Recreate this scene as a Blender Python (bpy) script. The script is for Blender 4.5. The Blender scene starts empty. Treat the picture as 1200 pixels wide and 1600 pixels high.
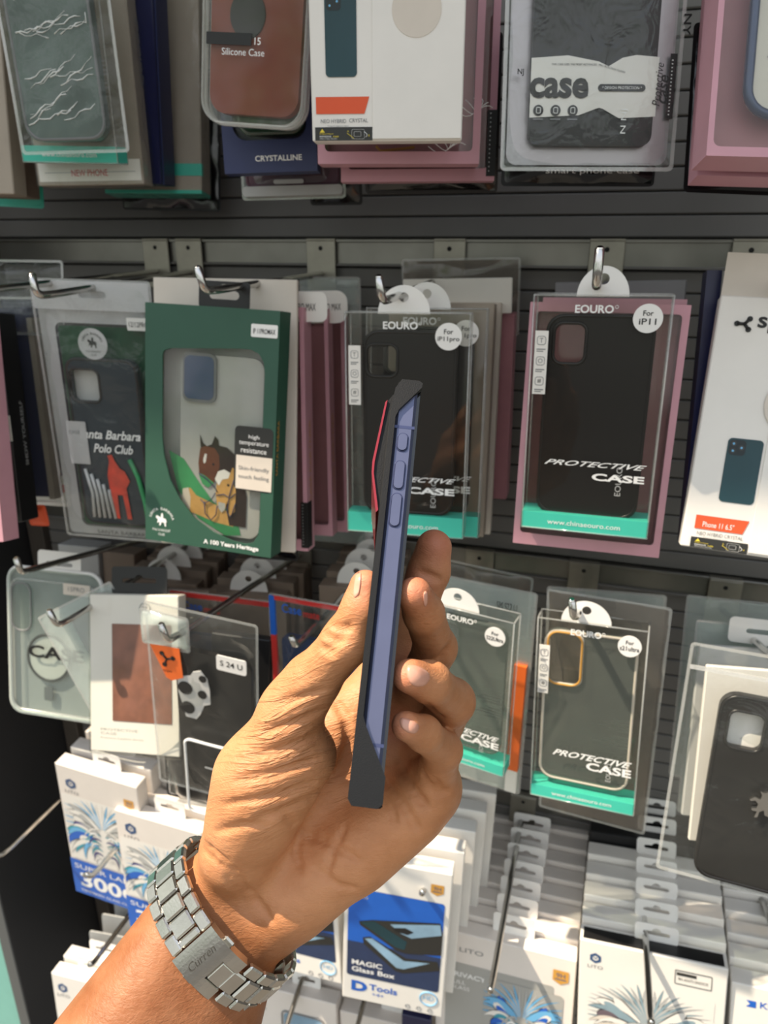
import bpy, bmesh, math, random
import numpy as np
from mathutils import Vector, Matrix
from mathutils.geometry import tessellate_polygon

S = bpy.context.scene
COL = S.collection
R = math.radians
rnd = random.Random(7)

# ------------------------------------------------------------------ camera
F = 1150.0                                   # focal length in pixels of the 1200x1600 frame
PITCH, YAW = R(20.5), R(17.0)
CAM = Vector((0.0, -0.72, 1.45))
ca, sa, cp, sp = math.cos(YAW), math.sin(YAW), math.cos(PITCH), math.sin(PITCH)
FWD = Vector((-sa * cp, ca * cp, -sp))
RGT = Vector((ca, sa, 0.0))
UPV = Vector((-sa * sp, ca * sp, cp))
cd = bpy.data.cameras.new('camera')
cam = bpy.data.objects.new('camera', cd)
COL.objects.link(cam)
cam.location = CAM
cam.rotation_euler = (math.pi / 2 - PITCH, 0.0, YAW)
cd.sensor_fit = 'VERTICAL'
cd.sensor_height = 32.0
cd.lens = F / 1600.0 * 32.0
cd.clip_start = 0.01
cd.dof.use_dof = True
cd.dof.focus_distance = 0.315
cd.dof.aperture_fstop = 13.0
S.camera = cam

# ------------------------------------------------------------------ exposure, world, sun
S.view_settings.view_transform = 'Standard'
S.view_settings.look = 'None'
S.view_settings.gamma = 1.0
S.view_settings.exposure = 0.0
S.view_settings.use_curve_mapping = False
S.cycles.transparent_max_bounces = 40
S.cycles.max_bounces = 10
S.cycles.sample_clamp_indirect = 6.0


def lin(c):
    if isinstance(c, str):
        c = c.lstrip('#')
        c = [int(c[i:i + 2], 16) / 255 for i in (0, 2, 4)]
    return tuple(((x / 12.92) if x <= 0.04045 else ((x + 0.055) / 1.055) ** 2.4) for x in c) + (1.0,)


class NT:
    """small helper to wire a node tree"""
    def __init__(s, tree):
        s.t = tree
        s.t.nodes.clear()

    def n(s, kind, **kw):
        nd = s.t.nodes.new(kind)
        for k, v in kw.items():
            if k.startswith('i_'):
                continue
            setattr(nd, k, v)
        return nd

    def l(s, a, b):
        s.t.links.new(a, b)

    def math(s, op, a, b=None, clamp=False):
        nd = s.n('ShaderNodeMath', operation=op, use_clamp=clamp)
        for i, v in enumerate((a, b)):
            if v is None:
                continue
            if isinstance(v, (int, float)):
                nd.inputs[i].default_value = v
            else:
                s.l(v, nd.inputs[i])
        return nd.outputs[0]

    def ramp(s, fac, stops, interp='LINEAR'):
        nd = s.n('ShaderNodeValToRGB')
        cr = nd.color_ramp
        cr.interpolation = interp
        while len(cr.elements) < len(stops):
            cr.elements.new(0.5)
        for e, (p, c) in zip(cr.elements, stops):
            e.position = p
            e.color = lin(c) if isinstance(c, str) else (c if len(c) == 4 else tuple(c) + (1,))
        s.l(fac, nd.inputs[0])
        return nd.outputs[0]

    def noise(s, vec, scale, detail=3, rough=0.55, dist=0.0):
        nd = s.n('ShaderNodeTexNoise')
        nd.inputs['Scale'].default_value = scale
        nd.inputs['Detail'].default_value = detail
        nd.inputs['Roughness'].default_value = rough
        nd.inputs['Distortion'].default_value = dist
        if vec is not None:
            s.l(vec, nd.inputs['Vector'])
        return nd.outputs['Fac']

    def mix(s, fac, a, b, blend='MIX'):
        nd = s.n('ShaderNodeMix', data_type='RGBA', blend_type=blend)
        for sock, v in ((nd.inputs[0], fac), (nd.inputs[6], a), (nd.inputs[7], b)):
            if isinstance(v, (int, float)):
                sock.default_value = v
            elif isinstance(v, (tuple, str)):
                sock.default_value = lin(v) if isinstance(v, str) else v
            else:
                s.l(v, sock)
        return nd.outputs[2]


# daylight street behind the shopper: bright hazy sky, dark tree clumps, paler ground
wd = bpy.data.worlds.new('daylight')
S.world = wd
wd.use_nodes = True
nt = NT(wd.node_tree)
tc = nt.n('ShaderNodeTexCoord')
sx = nt.n('ShaderNodeSeparateXYZ')
nt.l(tc.outputs['Generated'], sx.inputs[0])
z = sx.outputs['Z']
sky = nt.ramp(z, [(0.0, (0.80, 0.80, 0.80)), (0.5, (1.0, 1.02, 1.05)), (1.0, (0.75, 0.88, 1.1))])
trees = nt.ramp(nt.noise(tc.outputs['Generated'], 5.0, 6, 0.65), [(0.45, (0, 0, 0)), (0.58, (1, 1, 1))])
low = nt.math('MULTIPLY', nt.ramp(z, [(0.0, (1, 1, 1)), (0.30, (0.9, 0.9, 0.9)), (0.55, (0, 0, 0))]), trees)
leaf = nt.ramp(nt.noise(tc.outputs['Generated'], 28.0, 4, 0.7), [(0.35, (0.03, 0.07, 0.03)), (0.6, (0.22, 0.36, 0.14)), (0.75, (0.9, 0.95, 0.8))])
up = nt.mix(low, sky, leaf)
zz = nt.math('MULTIPLY_ADD', z, 0.5)
zz.node.inputs[2].default_value = 0.5
gr = nt.mix(nt.ramp(zz, [(0.485, (0, 0, 0)), (0.5, (1, 1, 1))]), (0.16, 0.15, 0.14, 1), up)
bg = nt.n('ShaderNodeBackground')
bg.inputs['Strength'].default_value = 1.27
nt.l(gr, bg.inputs['Color'])
ow = nt.n('ShaderNodeOutputWorld')
nt.l(bg.outputs[0], ow.inputs[0])

sun = bpy.data.lights.new('sun', 'SUN')
sun.energy = 8.0
sun.angle = R(0.8)
sun.color = (1.0, 0.85, 0.66)
so = bpy.data.objects.new('sun', sun)
COL.objects.link(so)
SUN_DIR = Vector((0.50, 0.19, -0.84)).normalized()      # the way the light travels
so.rotation_euler = SUN_DIR.to_track_quat('-Z', 'Y').to_euler()
so.location = (-1.0, -2.5, 3.4)


# ------------------------------------------------------------------ picture <-> place
def ray(px, py):
    return FWD + RGT * ((px - 600) / F) + UPV * ((800 - py) / F)


def atd(px, py, d):
    return CAM + ray(px, py) * d


def aty(px, py, y):
    v = ray(px, py)
    return CAM + v * ((y - CAM.y) / v.y)


def fit(c, y, yaw0=0.0, syaw=5.0, spit=5.0, pit0=0.0):
    """pose and size of a rectangle hanging at distance -y off the wall, from where its corners are seen"""
    c = np.array(c, float)
    ctr = aty(*c.mean(axis=0), y)
    cm = np.array([list(RGT), list(UPV), list(FWD)])
    camv = np.array(list(CAM))

    def rot(a, b, g):
        return np.array((Matrix.Rotation(a, 3, 'Z') @ Matrix.Rotation(b, 3, 'X') @ Matrix.Rotation(g, 3, 'Y')))

    def res(p):
        X, Z, a, b, g, w, h = p
        m = rot(a, b, g)
        o = []
        for (sx_, sz_), t in zip(((-1, 1), (1, 1), (1, -1), (-1, -1)), c):
            q = cm @ (np.array([X, y, Z]) + m @ np.array([sx_ * w / 2, 0, sz_ * h / 2]) - camv)
            o += [(600 + F * q[0] / q[2] - t[0]) / 3, (800 - F * q[1] / q[2] - t[1]) / 3]
        o += [(a - R(yaw0)) / R(syaw), (b - R(pit0)) / R(spit), g / R(12)]
        return np.array(o)
    p = np.array([ctr.x, ctr.z, R(yaw0), R(pit0), 0.0, 0.1, 0.19])
    for _ in range(25):
        r0 = res(p)
        J = np.empty((len(r0), 7))
        for i in range(7):
            q = p.copy()
            q[i] += 1e-5
            J[:, i] = (res(q) - r0) / 1e-5
        d = np.linalg.lstsq(J, -r0, rcond=None)[0]
        p = p + np.clip(d, -0.2, 0.2)
    X, Z, a, b, g, w, h = p
    M4 = Matrix.Translation((X, y, Z)) @ Matrix(rot(a, b, g).tolist()).to_4x4()
    return M4, abs(w), abs(h)


# ------------------------------------------------------------------ materials
M = {}


def mat(name, c, rough=0.5, metal=0.0, spec=0.5, coat=0.0, vary=0.0, scale=60.0, bump=0.0, bscale=300.0, sheen=0.0):
    m = bpy.data.materials.new(name)
    m.use_nodes = True
    t = NT(m.node_tree)
    b = t.n('ShaderNodeBsdfPrincipled')
    o = t.n('ShaderNodeOutputMaterial')
    t.l(b.outputs[0], o.inputs[0])
    b.inputs['Roughness'].default_value = rough
    b.inputs['Metallic'].default_value = metal
    b.inputs['Specular IOR Level'].default_value = spec
    b.inputs['Coat Weight'].default_value = coat
    b.inputs['Coat Roughness'].default_value = 0.08
    base = lin(c)
    tcn = t.n('ShaderNodeTexCoord')
    nz = t.noise(tcn.outputs['Object'], scale, 4)
    dk = tuple(x * (1 - vary) for x in base[:3]) + (1,)
    lt = tuple(min(1, x * (1 + vary * 0.6)) for x in base[:3]) + (1,)
    t.l(t.ramp(nz, [(0.3, dk), (0.7, lt)]), b.inputs['Base Color'])
    if bump:
        bp = t.n('ShaderNodeBump')
        bp.inputs['Strength'].default_value = bump
        bp.inputs['Distance'].default_value = 0.001
        t.l(t.noise(tcn.outputs['Object'], bscale, 4), bp.inputs['Height'])
        t.l(bp.outputs[0], b.inputs['Normal'])
    M[name] = m
    return m


def film(name, tint='#ffffff', haze=0.05, hazec='#ffffff', gloss=1.0, base=0.03, rough=0.05, bump=0.0, bscale=40.0):
    """thin clear plastic: mostly see-through, mirror sheen that grows at grazing angles, a little milky haze"""
    m = bpy.data.materials.new(name)
    m.use_nodes = True
    t = NT(m.node_tree)
    o = t.n('ShaderNodeOutputMaterial')
    tr = t.n('ShaderNodeBsdfTransparent')
    tr.inputs[0].default_value = lin(tint)
    df = t.n('ShaderNodeBsdfDiffuse')
    df.inputs[0].default_value = lin(hazec)
    gl = t.n('ShaderNodeBsdfGlossy')
    gl.inputs['Roughness'].default_value = rough
    m1 = t.n('ShaderNodeMixShader')
    m1.inputs[0].default_value = haze
    t.l(tr.outputs[0], m1.inputs[1])
    t.l(df.outputs[0], m1.inputs[2])
    ge = t.n('ShaderNodeNewGeometry')
    nrm = ge.outputs['Normal']
    if bump:
        bp = t.n('ShaderNodeBump')
        bp.inputs['Strength'].default_value = bump
        bp.inputs['Distance'].default_value = 0.004
        tcn = t.n('ShaderNodeTexCoord')
        t.l(t.noise(tcn.outputs['Object'], bscale, 3, 0.5, 1.2), bp.inputs['Height'])
        nrm = bp.outputs[0]
        t.l(nrm, gl.inputs['Normal'])
    dt = t.n('ShaderNodeVectorMath', operation='DOT_PRODUCT')
    t.l(nrm, dt.inputs[0])
    t.l(ge.outputs['Incoming'], dt.inputs[1])
    gz = t.math('POWER', t.math('SUBTRACT', 1.0, t.math('ABSOLUTE', dt.outputs['Value'], None, True), True), 5.0)
    fac = t.math('MULTIPLY_ADD', gz, gloss * 0.9, True)
    fac.node.inputs[2].default_value = base + 0.028 * gloss
    m2 = t.n('ShaderNodeMixShader')
    t.l(fac, m2.inputs[0])
    t.l(m1.outputs[0], m2.inputs[1])
    t.l(gl.outputs[0], m2.inputs[2])
    t.l(m2.outputs[0], o.inputs[0])
    M[name] = m
    return m


mat('slat_grey', '#6b6966', 0.55, vary=0.10, scale=9)
mat('groove_black', '#141414', 0.8)
mat('rail_metal', '#8f8d86', 0.35, 0.85, vary=0.15, scale=20)
mat('bracket_metal', '#a8a498', 0.38, 0.8, vary=0.12, scale=40)
mat('panel_dark', '#2b2c2f', 0.45, vary=0.08, scale=8)
mat('panel_edge', '#55595b', 0.4)
mat('post_brown', '#4a443e', 0.5, vary=0.1)
mat('teal_laminate', '#7fc0b4', 0.3, vary=0.04)
mat('floor_tile', '#5c5852', 0.5, vary=0.1, scale=3)
mat('shade_roof_pale', '#d8d6d0', 0.7)
mat('chrome', '#c6c4c0', 0.16, 1.0, vary=0.05)
mat('steel', '#d2cfc8', 0.24, 1.0, vary=0.08, scale=120, bump=0.05, bscale=900)
mat('steel_bright', '#e6e3dc', 0.10, 1.0)
mat('steel_dark', '#3a3834', 0.4, 0.9)
mat('white_card', '#ebe7e0', 0.45, vary=0.03, scale=30)
mat('white_gloss', '#f2f0ec', 0.2, coat=0.4)
mat('cream_card', '#d9cfc2', 0.55, vary=0.05, scale=30)
mat('warm_white', '#e6ded6', 0.5, vary=0.04, scale=25)
mat('beige_card', '#a79b8c', 0.5, vary=0.08, scale=25)
mat('kraft', '#8a7a6c', 0.6, vary=0.1, scale=30)
mat('pale_grey', '#b9bab8', 0.45, vary=0.05)
mat('grey_print', '#a9a8a3', 0.35, vary=0.04, scale=20)
mat('mid_grey', '#77787a', 0.4)
mat('dark_print', '#2c2c2a', 0.4)
mat('black_print', '#151515', 0.45)
mat('black_card', '#1b1b1c', 0.4, vary=0.1)
mat('black_case', '#191716', 0.34, vary=0.15, scale=15)
mat('black_gloss', '#0d0d0e', 0.1, coat=0.6)
mat('black_film', '#111112', 0.16, coat=0.5, bump=0.6, bscale=45)
mat('white_print', '#f4f4f2', 0.4)
mat('teal_print', '#45c4ad', 0.35, vary=0.04)
mat('orange_print', '#e2572c', 0.4, vary=0.03)
mat('orange_bright', '#f0702e', 0.4, vary=0.05)
mat('red_print', '#c8322f', 0.4)
mat('gold_print', '#d09a45', 0.4)
mat('yellow_print', '#e6cf3a', 0.4)
mat('blue_print', '#1f62c4', 0.35, vary=0.05)
mat('blue_dark', '#2b3a5c', 0.35, vary=0.1)
mat('logo_blue', '#31507c', 0.4)
mat('sky_blue', '#6fb2dd', 0.4)
mat('navy_card', '#161a44', 0.35, vary=0.08)
mat('navy_soft', '#2c3560', 0.45, vary=0.06)
mat('slate_case', '#2c363d', 0.22, vary=0.2, scale=12)
mat('engraved', '#6d6a64', 0.45, 0.7)
mat('green_card', '#2f5746', 0.5, vary=0.04, scale=40)
mat('green_leafy', '#3f9a63', 0.4, vary=0.25, scale=40)
mat('green_dark', '#1f4a32', 0.3, vary=0.2)
mat('pink_card', '#cf9aa6', 0.45, vary=0.05, scale=40)
mat('pink_deep', '#b8808a', 0.45, vary=0.08)
mat('mauve', '#5c3a48', 0.35, vary=0.08)
mat('brown_silicone', '#8a3f2f', 0.42, vary=0.04, scale=12)
mat('leather_print', '#8b5a48', 0.5, vary=0.28, scale=55)
mat('phone_pic_teal', '#1d4049', 0.25, vary=0.25, scale=12)
mat('phone_pic_dark', '#1a262e', 0.25, vary=0.15)
mat('lens_dark', '#0c1014', 0.15, coat=0.5)
mat('horse_brown', '#6a3a22', 0.5, vary=0.3, scale=80)
mat('horse_dark', '#2a1a16', 0.5, vary=0.3, scale=80)
mat('horse_gold', '#d8a860', 0.5, vary=0.25, scale=80)
mat('red_figure', '#d8452e', 0.4, vary=0.3, scale=90)
mat('blue_bumper', '#27406c', 0.15, 0.3, coat=0.6)
mat('pic_metal', '#c9c8c4', 0.35)
mat('foil', '#b4aeb2', 0.30, 0.6, bump=0.35, bscale=60)
mat('marble_case', '#5d6d68', 0.3, vary=0.35, scale=28)
mat('glass_pic', '#8fb0c8', 0.2, vary=0.3, scale=18)
mat('art_teal', '#3f9db0', 0.35, vary=0.1)
mat('art_violet', '#4a4a86', 0.35, vary=0.1)
mat('art_greyblue', '#8ba3ad', 0.35, vary=0.1)
mat('art_mauve', '#6d6068', 0.35, vary=0.1)
film('clear_box', '#f6f6f3', 0.008, '#c8c8c4', 0.9, 0.004, 0.03)
film('clear_edge', '#ffffff', 0.26, '#e0e2de', 1.0, 0.06, 0.10)
film('clear_bag', '#f8f9f8', 0.022, '#dfe4e0', 1.0, 0.008, 0.06, 0.6, 38)
film('milky_bag', '#f4f8f6', 0.27, '#e4eeea', 1.1, 0.03, 0.10, 0.5, 38)
film('crinkle_bag', '#f6f8f7', 0.020, '#e0e8e4', 1.2, 0.008, 0.07, 0.9, 55)
film('tray_clear', '#f0f4f2', 0.05, '#d8e0dc', 1.0, 0.02, 0.05, 0.15, 20)
film('clear_case', '#c8d0cc', 0.16, '#b0b8b4', 1.0, 0.02, 0.08)
film('grey_film', '#cac4bc', 0.25, '#b8b2aa', 0.9, 0.03, 0.12)
film('tab_clear', '#f4f4f4', 0.42, '#f0f0f0', 0.8, 0.02, 0.2)


# ------------------------------------------------------------------ mesh building
def rrect(x0, x1, z0, z1, r, n=6):
    r = min(r, (x1 - x0) / 2 - 1e-6, (z1 - z0) / 2 - 1e-6)
    o = []
    for cx, cz, a in ((x1 - r, z1 - r, 0), (x0 + r, z1 - r, 90), (x0 + r, z0 + r, 180), (x1 - r, z0 + r, 270)):
        for i in range(n + 1):
            t = R(a + 90 * i / n)
            o.append((cx + r * math.cos(t), cz + r * math.sin(t)))
    return o


def circ(cx, cz, r, n=24, rz=None):
    rz = r if rz is None else rz
    return [(cx + r * math.cos(2 * math.pi * i / n), cz + rz * math.sin(2 * math.pi * i / n)) for i in range(n)]


def euro(cx, cz, w=0.026, h=0.0045, b=0.0045):
    """euro-slot hole"""
    o = []
    for s_, a0 in ((1, -90), (-1, 90)):
        for i in range(7):
            t = R(a0 + 180 * i / 6)
            o.append((cx + s_ * (w / 2 - h / 2) + h / 2 * math.cos(t), cz + h / 2 * math.sin(t)))
        if s_ == 1:
            for i in range(7):
                t = R(15 + 150 * i / 6)
                o.append((cx + b * math.cos(t), cz + h * 0.3 + b * math.sin(t)))
    return o


_tx = {}


def glyphs(s, shear, bold):
    k = (s, shear, bold)
    if k not in _tx:
        cu = bpy.data.curves.new('t', 'FONT')
        cu.body = s
        cu.shear = shear
        cu.offset = bold
        cu.resolution_u = 3
        ob = bpy.data.objects.new('t', cu)
        COL.objects.link(ob)
        me = bpy.data.meshes.new_from_object(ob)
        v = np.array([p.co[:2] for p in me.vertices]) if len(me.vertices) else np.zeros((0, 2))
        f = [tuple(p.vertices) for p in me.polygons]
        bpy.data.objects.remove(ob)
        bpy.data.curves.remove(cu)
        bpy.data.meshes.remove(me)
        _tx[k] = (v, f)
    return _tx[k]


class MB:
    def __init__(s):
        s.v, s.f, s.m, s.s, s.mats = [], [], [], [], []

    def mi(s, m):
        if m not in s.mats:
            s.mats.append(m)
        return s.mats.index(m)

    def add(s, vs, fs, m, smooth=False):
        o = len(s.v)
        s.v += [tuple(v) for v in vs]
        k = s.mi(m)
        for f in fs:
            s.f.append(tuple(i + o for i in f))
            s.m.append(k)
            s.s.append(smooth)
        return s

    def cbox(s, x0, x1, y0, y1, z0, z1, m, c=0.0):
        if c <= 0:
            vs = [(x, y, z) for x in (x0, x1) for y in (y0, y1) for z in (z0, z1)]
            return s.add(vs, [(0, 1, 3, 2), (4, 6, 7, 5), (0, 4, 5, 1), (2, 3, 7, 6), (0, 2, 6, 4), (1, 5, 7, 3)], m)
        bm = bmesh.new()
        for x, dx in ((x0, c), (x1, -c)):
            for y, dy in ((y0, c), (y1, -c)):
                for z, dz in ((z0, c), (z1, -c)):
                    for p in ((x, y + dy, z + dz), (x + dx, y, z + dz), (x + dx, y + dy, z)):
                        bm.verts.new(p)
        bmesh.ops.convex_hull(bm, input=bm.verts)
        bm.verts.index_update()
        vs = [v.co[:] for v in bm.verts]
        fs = [tuple(v.index for v in f.verts) for f in bm.faces]
        bm.free()
        return s.add(vs, fs, m)

    def prism(s, loops, y0, y1, m, side=None, smooth=False):
        tri = tessellate_polygon([[Vector((x, z_, 0)) for x, z_ in lp] for lp in loops])
        pts = [p for lp in loops for p in lp]
        n = len(pts)
        vs = [(x, y0, z_) for x, z_ in pts] + [(x, y1, z_) for x, z_ in pts]
        s.add(vs, [t for t in tri] + [(a + n, c + n, b + n) for a, b, c in tri], m)
        o = 0
        q = []
        for lp in loops:
            k = len(lp)
            q += [(o + i, o + (i + 1) % k, o + (i + 1) % k + n, o + i + n) for i in range(k)]
            o += k
        return s.add(vs, q, side or m, smooth)

    def flat(s, loop, y, m):
        loops = [loop] if not isinstance(loop[0], list) else loop
        tri = tessellate_polygon([[Vector((x, z_, 0)) for x, z_ in lp] for lp in loops])
        return s.add([(x, y, z_) for lp in loops for x, z_ in lp], [tuple(t) for t in tri], m)

    def rect(s, x0, x1, z0, z1, y, m):
        return s.add([(x0, y, z0), (x1, y, z0), (x1, y, z1), (x0, y, z1)], [(0, 1, 2, 3)], m)

    def text(s, t, x, z_, h, m, y=-0.0002, al='L', w=None, rot=0, shear=0.0, bold=0.0, mirror=False):
        v, f = glyphs(t, shear, bold)
        if not len(v):
            return s
        lo, hi = v.min(axis=0), v.max(axis=0)
        k = h / max(hi[1] - lo[1], 1e-6)
        kx = k if w is None else w / max(hi[0] - lo[0], 1e-6)
        xs = (v[:, 0] - lo[0]) * kx
        W_ = (hi[0] - lo[0]) * kx
        xs = xs - {'L': 0, 'C': W_ / 2, 'R': W_}[al]
        if mirror:
            xs = -xs
        zs = (v[:, 1] - lo[1]) * k
        c_, s_ = math.cos(R(rot)), math.sin(R(rot))
        return s.add([(x + a * c_ - b * s_, y, z_ + a * s_ + b * c_) for a, b in zip(xs, zs)], f, m)

    def tube(s, pts, r, m, n=10, cap=True):
        pts = [Vector(p) for p in pts]
        rs = r if isinstance(r, (list, tuple)) else [r] * len(pts)
        vs, fs = [], []
        ref = None
        for i, p in enumerate(pts):
            t = (pts[min(i + 1, len(pts) - 1)] - pts[max(i - 1, 0)]).normalized()
            if ref is None:
                ref = t.orthogonal().normalized()
            ref = (ref - t * ref.dot(t)).normalized()
            b = t.cross(ref)
            for j in range(n):
                a = 2 * math.pi * j / n
                vs.append(p + (ref * math.cos(a) + b * math.sin(a)) * rs[i])
        for i in range(len(pts) - 1):
            for j in range(n):
                k = (j + 1) % n
                fs.append((i * n + j, i * n + k, (i + 1) * n + k, (i + 1) * n + j))
        s.add(vs, fs, m, True)
        if cap:
            o = len(vs) - n
            s.add(vs, [tuple(range(n)), tuple(range(o, o + n))], m)
        return s

    def ring(s, loop, r, y, m, n=6):
        """round bead following a closed loop in the x-z plane"""
        return s.tube([(x, y, z_) for x, z_ in loop] + [(loop[0][0], y, loop[0][1])], r, m, n, False)

    def build(s, name, parent=None, world=None):
        me = bpy.data.meshes.new(name)
        me.from_pydata(s.v, [], s.f)
        for k in s.mats:
            me.materials.append(M[k])
        me.polygons.foreach_set('material_index', s.m)
        me.polygons.foreach_set('use_smooth', s.s)
        bm = bmesh.new()
        bm.from_mesh(me)
        bmesh.ops.remove_doubles(bm, verts=bm.verts, dist=1e-7)
        bmesh.ops.recalc_face_normals(bm, faces=bm.faces)
        bm.to_mesh(me)
        bm.free()
        ob = bpy.data.objects.new(name, me)
        COL.objects.link(ob)
        if parent is not None:
            ob.parent = parent
        if world is not None:
            ob.matrix_world = world
        return ob


def tag(o, label, cat, group=None, kind=None):
    if label:
        o['label'] = label
    if cat:
        o['category'] = cat
    if group:
        o['group'] = group
    if kind:
        o['kind'] = kind
    return o


def thing(name, label, cat, mtx, group=None):
    o = bpy.data.objects.new(name, None)
    o.empty_display_size = 0.02
    COL.objects.link(o)
    o.matrix_world = mtx
    return tag(o, label, cat, group)


def struct(mb, name):
    o = mb.build(name)
    o['kind'] = 'structure'
    return o


def dup(root, shift, label=None, group=None, skip=()):
    r = root.copy()
    COL.objects.link(r)
    r.matrix_world = Matrix.Translation(shift) @ root.matrix_world
    if label:
        r['label'] = label
    if group:
        r['group'] = group
    for ch in list(root.children):
        if any(ch.name.startswith(k) for k in skip):
            continue
        c = ch.copy()
        COL.objects.link(c)
        c.parent = r
        for g in ch.children:
            d = g.copy()
            COL.objects.link(d)
            d.parent = c
    return r


# ------------------------------------------------------------------ setting
ZR = [1.45 + z_ for z_ in (0.293, -0.0145, -0.323, -0.629, -0.780)]      # heights of the metal rails
XL, XR = -0.70, 0.75
w = MB()
w.cbox(XL, XR, 0.006, 0.03, 0.35, 2.45, 'groove_black')
zt = []
for i in range(len(ZR) + 1):
    hi = ZR[i - 1] - 0.0135 if i else 2.44
    lo = ZR[i] + 0.0135 if i < len(ZR) else 0.36
    n = max(1, round((hi - lo) / 0.0188))
    st = (hi - lo) / n
    for k in range(n):
        w.cbox(XL, XR, 0.0, 0.012, lo + k * st + 0.0006, lo + (k + 1) * st - 0.0006, 'slat_grey', 0.0011)
struct(w, 'wall_back')
for i, zr in enumerate(ZR):
    w = MB()
    w.cbox(XL, XR, -0.003, 0.010, zr - 0.0115, zr + 0.0115, 'rail_metal', 0.001)
    w.cbox(XL, XR, -0.006, 0.004, zr + 0.0095, zr + 0.0125, 'rail_metal', 0.0006)
    w.cbox(XL, XR, -0.006, 0.004, zr - 0.0125, zr - 0.0100, 'slat_grey', 0.0006)
    struct(w, 'trim_%d' % (i + 1))
w = MB()
w.cbox(XL - 0.018, XL, -0.167, 0.03, 0.0, 2.02, 'panel_dark', 0.0008)
w.cbox(XL - 0.0185, XL - 0.0005, -0.1685, -0.166, 0.0, 2.02, 'panel_edge', 0.0005)
struct(w, 'wall_left')
w = MB().cbox(XL + 0.002, XL + 0.026, -0.012, 0.02, 0.3, 2.02, 'post_brown', 0.001)
struct(w, 'trim_6')
w = MB().cbox(-1.5, XL - 0.0188, -0.16, 0.03, 0.0, 2.45, 'teal_laminate', 0.001)
struct(w, 'wall_outer_left')
w = MB().cbox(XR, 1.9, -0.16, 0.03, 0.0, 2.45, 'panel_dark', 0.001)
struct(w, 'wall_outer_right')
w = MB().cbox(-3.0, 3.0, -4.0, 0.03, -0.02, 0.0, 'floor_tile')
struct(w, 'floor')
w = MB().cbox(-2.6, 2.6, -0.47, 0.03, 2.46, 2.50, 'shade_roof_pale', 0.002)  # unseen roof slab added to block the sun; its front edge sets the shade line
struct(w, 'ceiling')


# ------------------------------------------------------------------ display pegs
def peg(tip, y, rail, label, up=0.016, lean=0.35, r=0.0030, side=0.0):
    """chrome display peg: bracket on the rail, shaft, upturned end"""
    e = aty(tip[0], tip[1], y)
    base = Vector((e.x, 0.0, ZR[rail] - 0.020))
    t = thing('display_peg', label, 'hook', Matrix.Translation(base), 'display pegs on the slat wall')
    b = MB()
    b.cbox(-0.015, 0.015, -0.0085, -0.0065, -0.016, 0.031, 'bracket_metal', 0.0005)
    b.cbox(-0.015, 0.015, -0.0085, 0.0, 0.031, 0.033, 'bracket_metal', 0.0005)
    b.prism([circ(0.0, 0.024, 0.0022, 12)], -0.0087, -0.0084, 'groove_black')
    b.build('bracket', t)
    d = e - base
    el = d.copy()
    el.z -= up
    s = MB()
    pts = [Vector((0, -0.006, 0)), el * 0.5, el * 0.96]
    for k in range(1, 5):
        a = R(90 - 12) * k / 4
        pts.append(el + Vector((side * math.sin(a), -0.006 * math.sin(a), 0.006 * (1 - math.cos(a)))))
    pts.append(Vector((d.x + side * 1.6, d.y - 0.006 - lean * 0.3 * up, d.z)))
    s.tube(pts, r, 'chrome', 12)
    s.build('shaft', t)
    s = MB()
    q = pts[-1]
    s.tube([q, q + Vector((0, -0.0004, 0.0012))], [r, r * 0.6], 'steel_bright', 12)
    s.build('tip', t)
    return t


# ------------------------------------------------------------------ package builders
class Fr:
    """fractions of a face (from its top left corner) to metres"""
    def __init__(s, w, h):
        s.w, s.h = w, h

    def x(s, a):
        return -s.w / 2 + a * s.w

    def z(s, b):
        return s.h / 2 - b * s.h

    def box(s, a0, a1, b0, b1):
        return s.x(a0), s.x(a1), s.z(b1), s.z(b0)


def round_tab(t, cx, z0, wd, hd, hole=0.0035, y=0.003, m='white_gloss', back=None):
    """half-round hang tab"""
    lp = [(cx + wd / 2 * math.cos(R(a)), z0 + hd * math.sin(R(a))) for a in range(0, 181, 10)]
    MB().prism([lp, circ(cx, z0 + hd * 0.58, hole, 16)], y, y + 0.0006, m).build('hang_tab', t)
    if back:
        MB().prism([rrect(cx - back[0] / 2, cx + back[0] / 2, z0, z0 + back[1], 0.006)], y + 0.0035, y + 0.0042, 'tab_clear').build('backing_tab', t)


def slot_tab(t, cx, z0, wd, hd, m='white_gloss', y=0.002, sc=1.0, th=0.0006, hz=0.5):
    lp = rrect(cx - wd / 2, cx + wd / 2, z0, z0 + hd, 0.004)
    return MB().prism([lp, euro(cx, z0 + hd * hz, wd * 0.62, 0.0042 * sc, 0.0045 * sc)], y, y + th, m).build('hang_tab', t)


def clear_shell(t, w, h, d, m='clear_box', e='clear_edge', name='clear_box'):
    b = MB().cbox(-w / 2, w / 2, 0, d, -h / 2, h / 2, m, 0.0008)
    r = 0.0007
    for x in (-w / 2, w / 2):
        for y in (0, d):
            b.tube([(x, y, -h / 2), (x, y, h / 2)], r, e, 5)
    for z_ in (-h / 2, h / 2):
        for y in (0, d):
            b.tube([(-w / 2, y, z_), (w / 2, y, z_)], r, e, 5)
        for x in (-w / 2, w / 2):
            b.tube([(x, 0, z_), (x, d, z_)], r, e, 5)
    return b.build(name, t)


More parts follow.
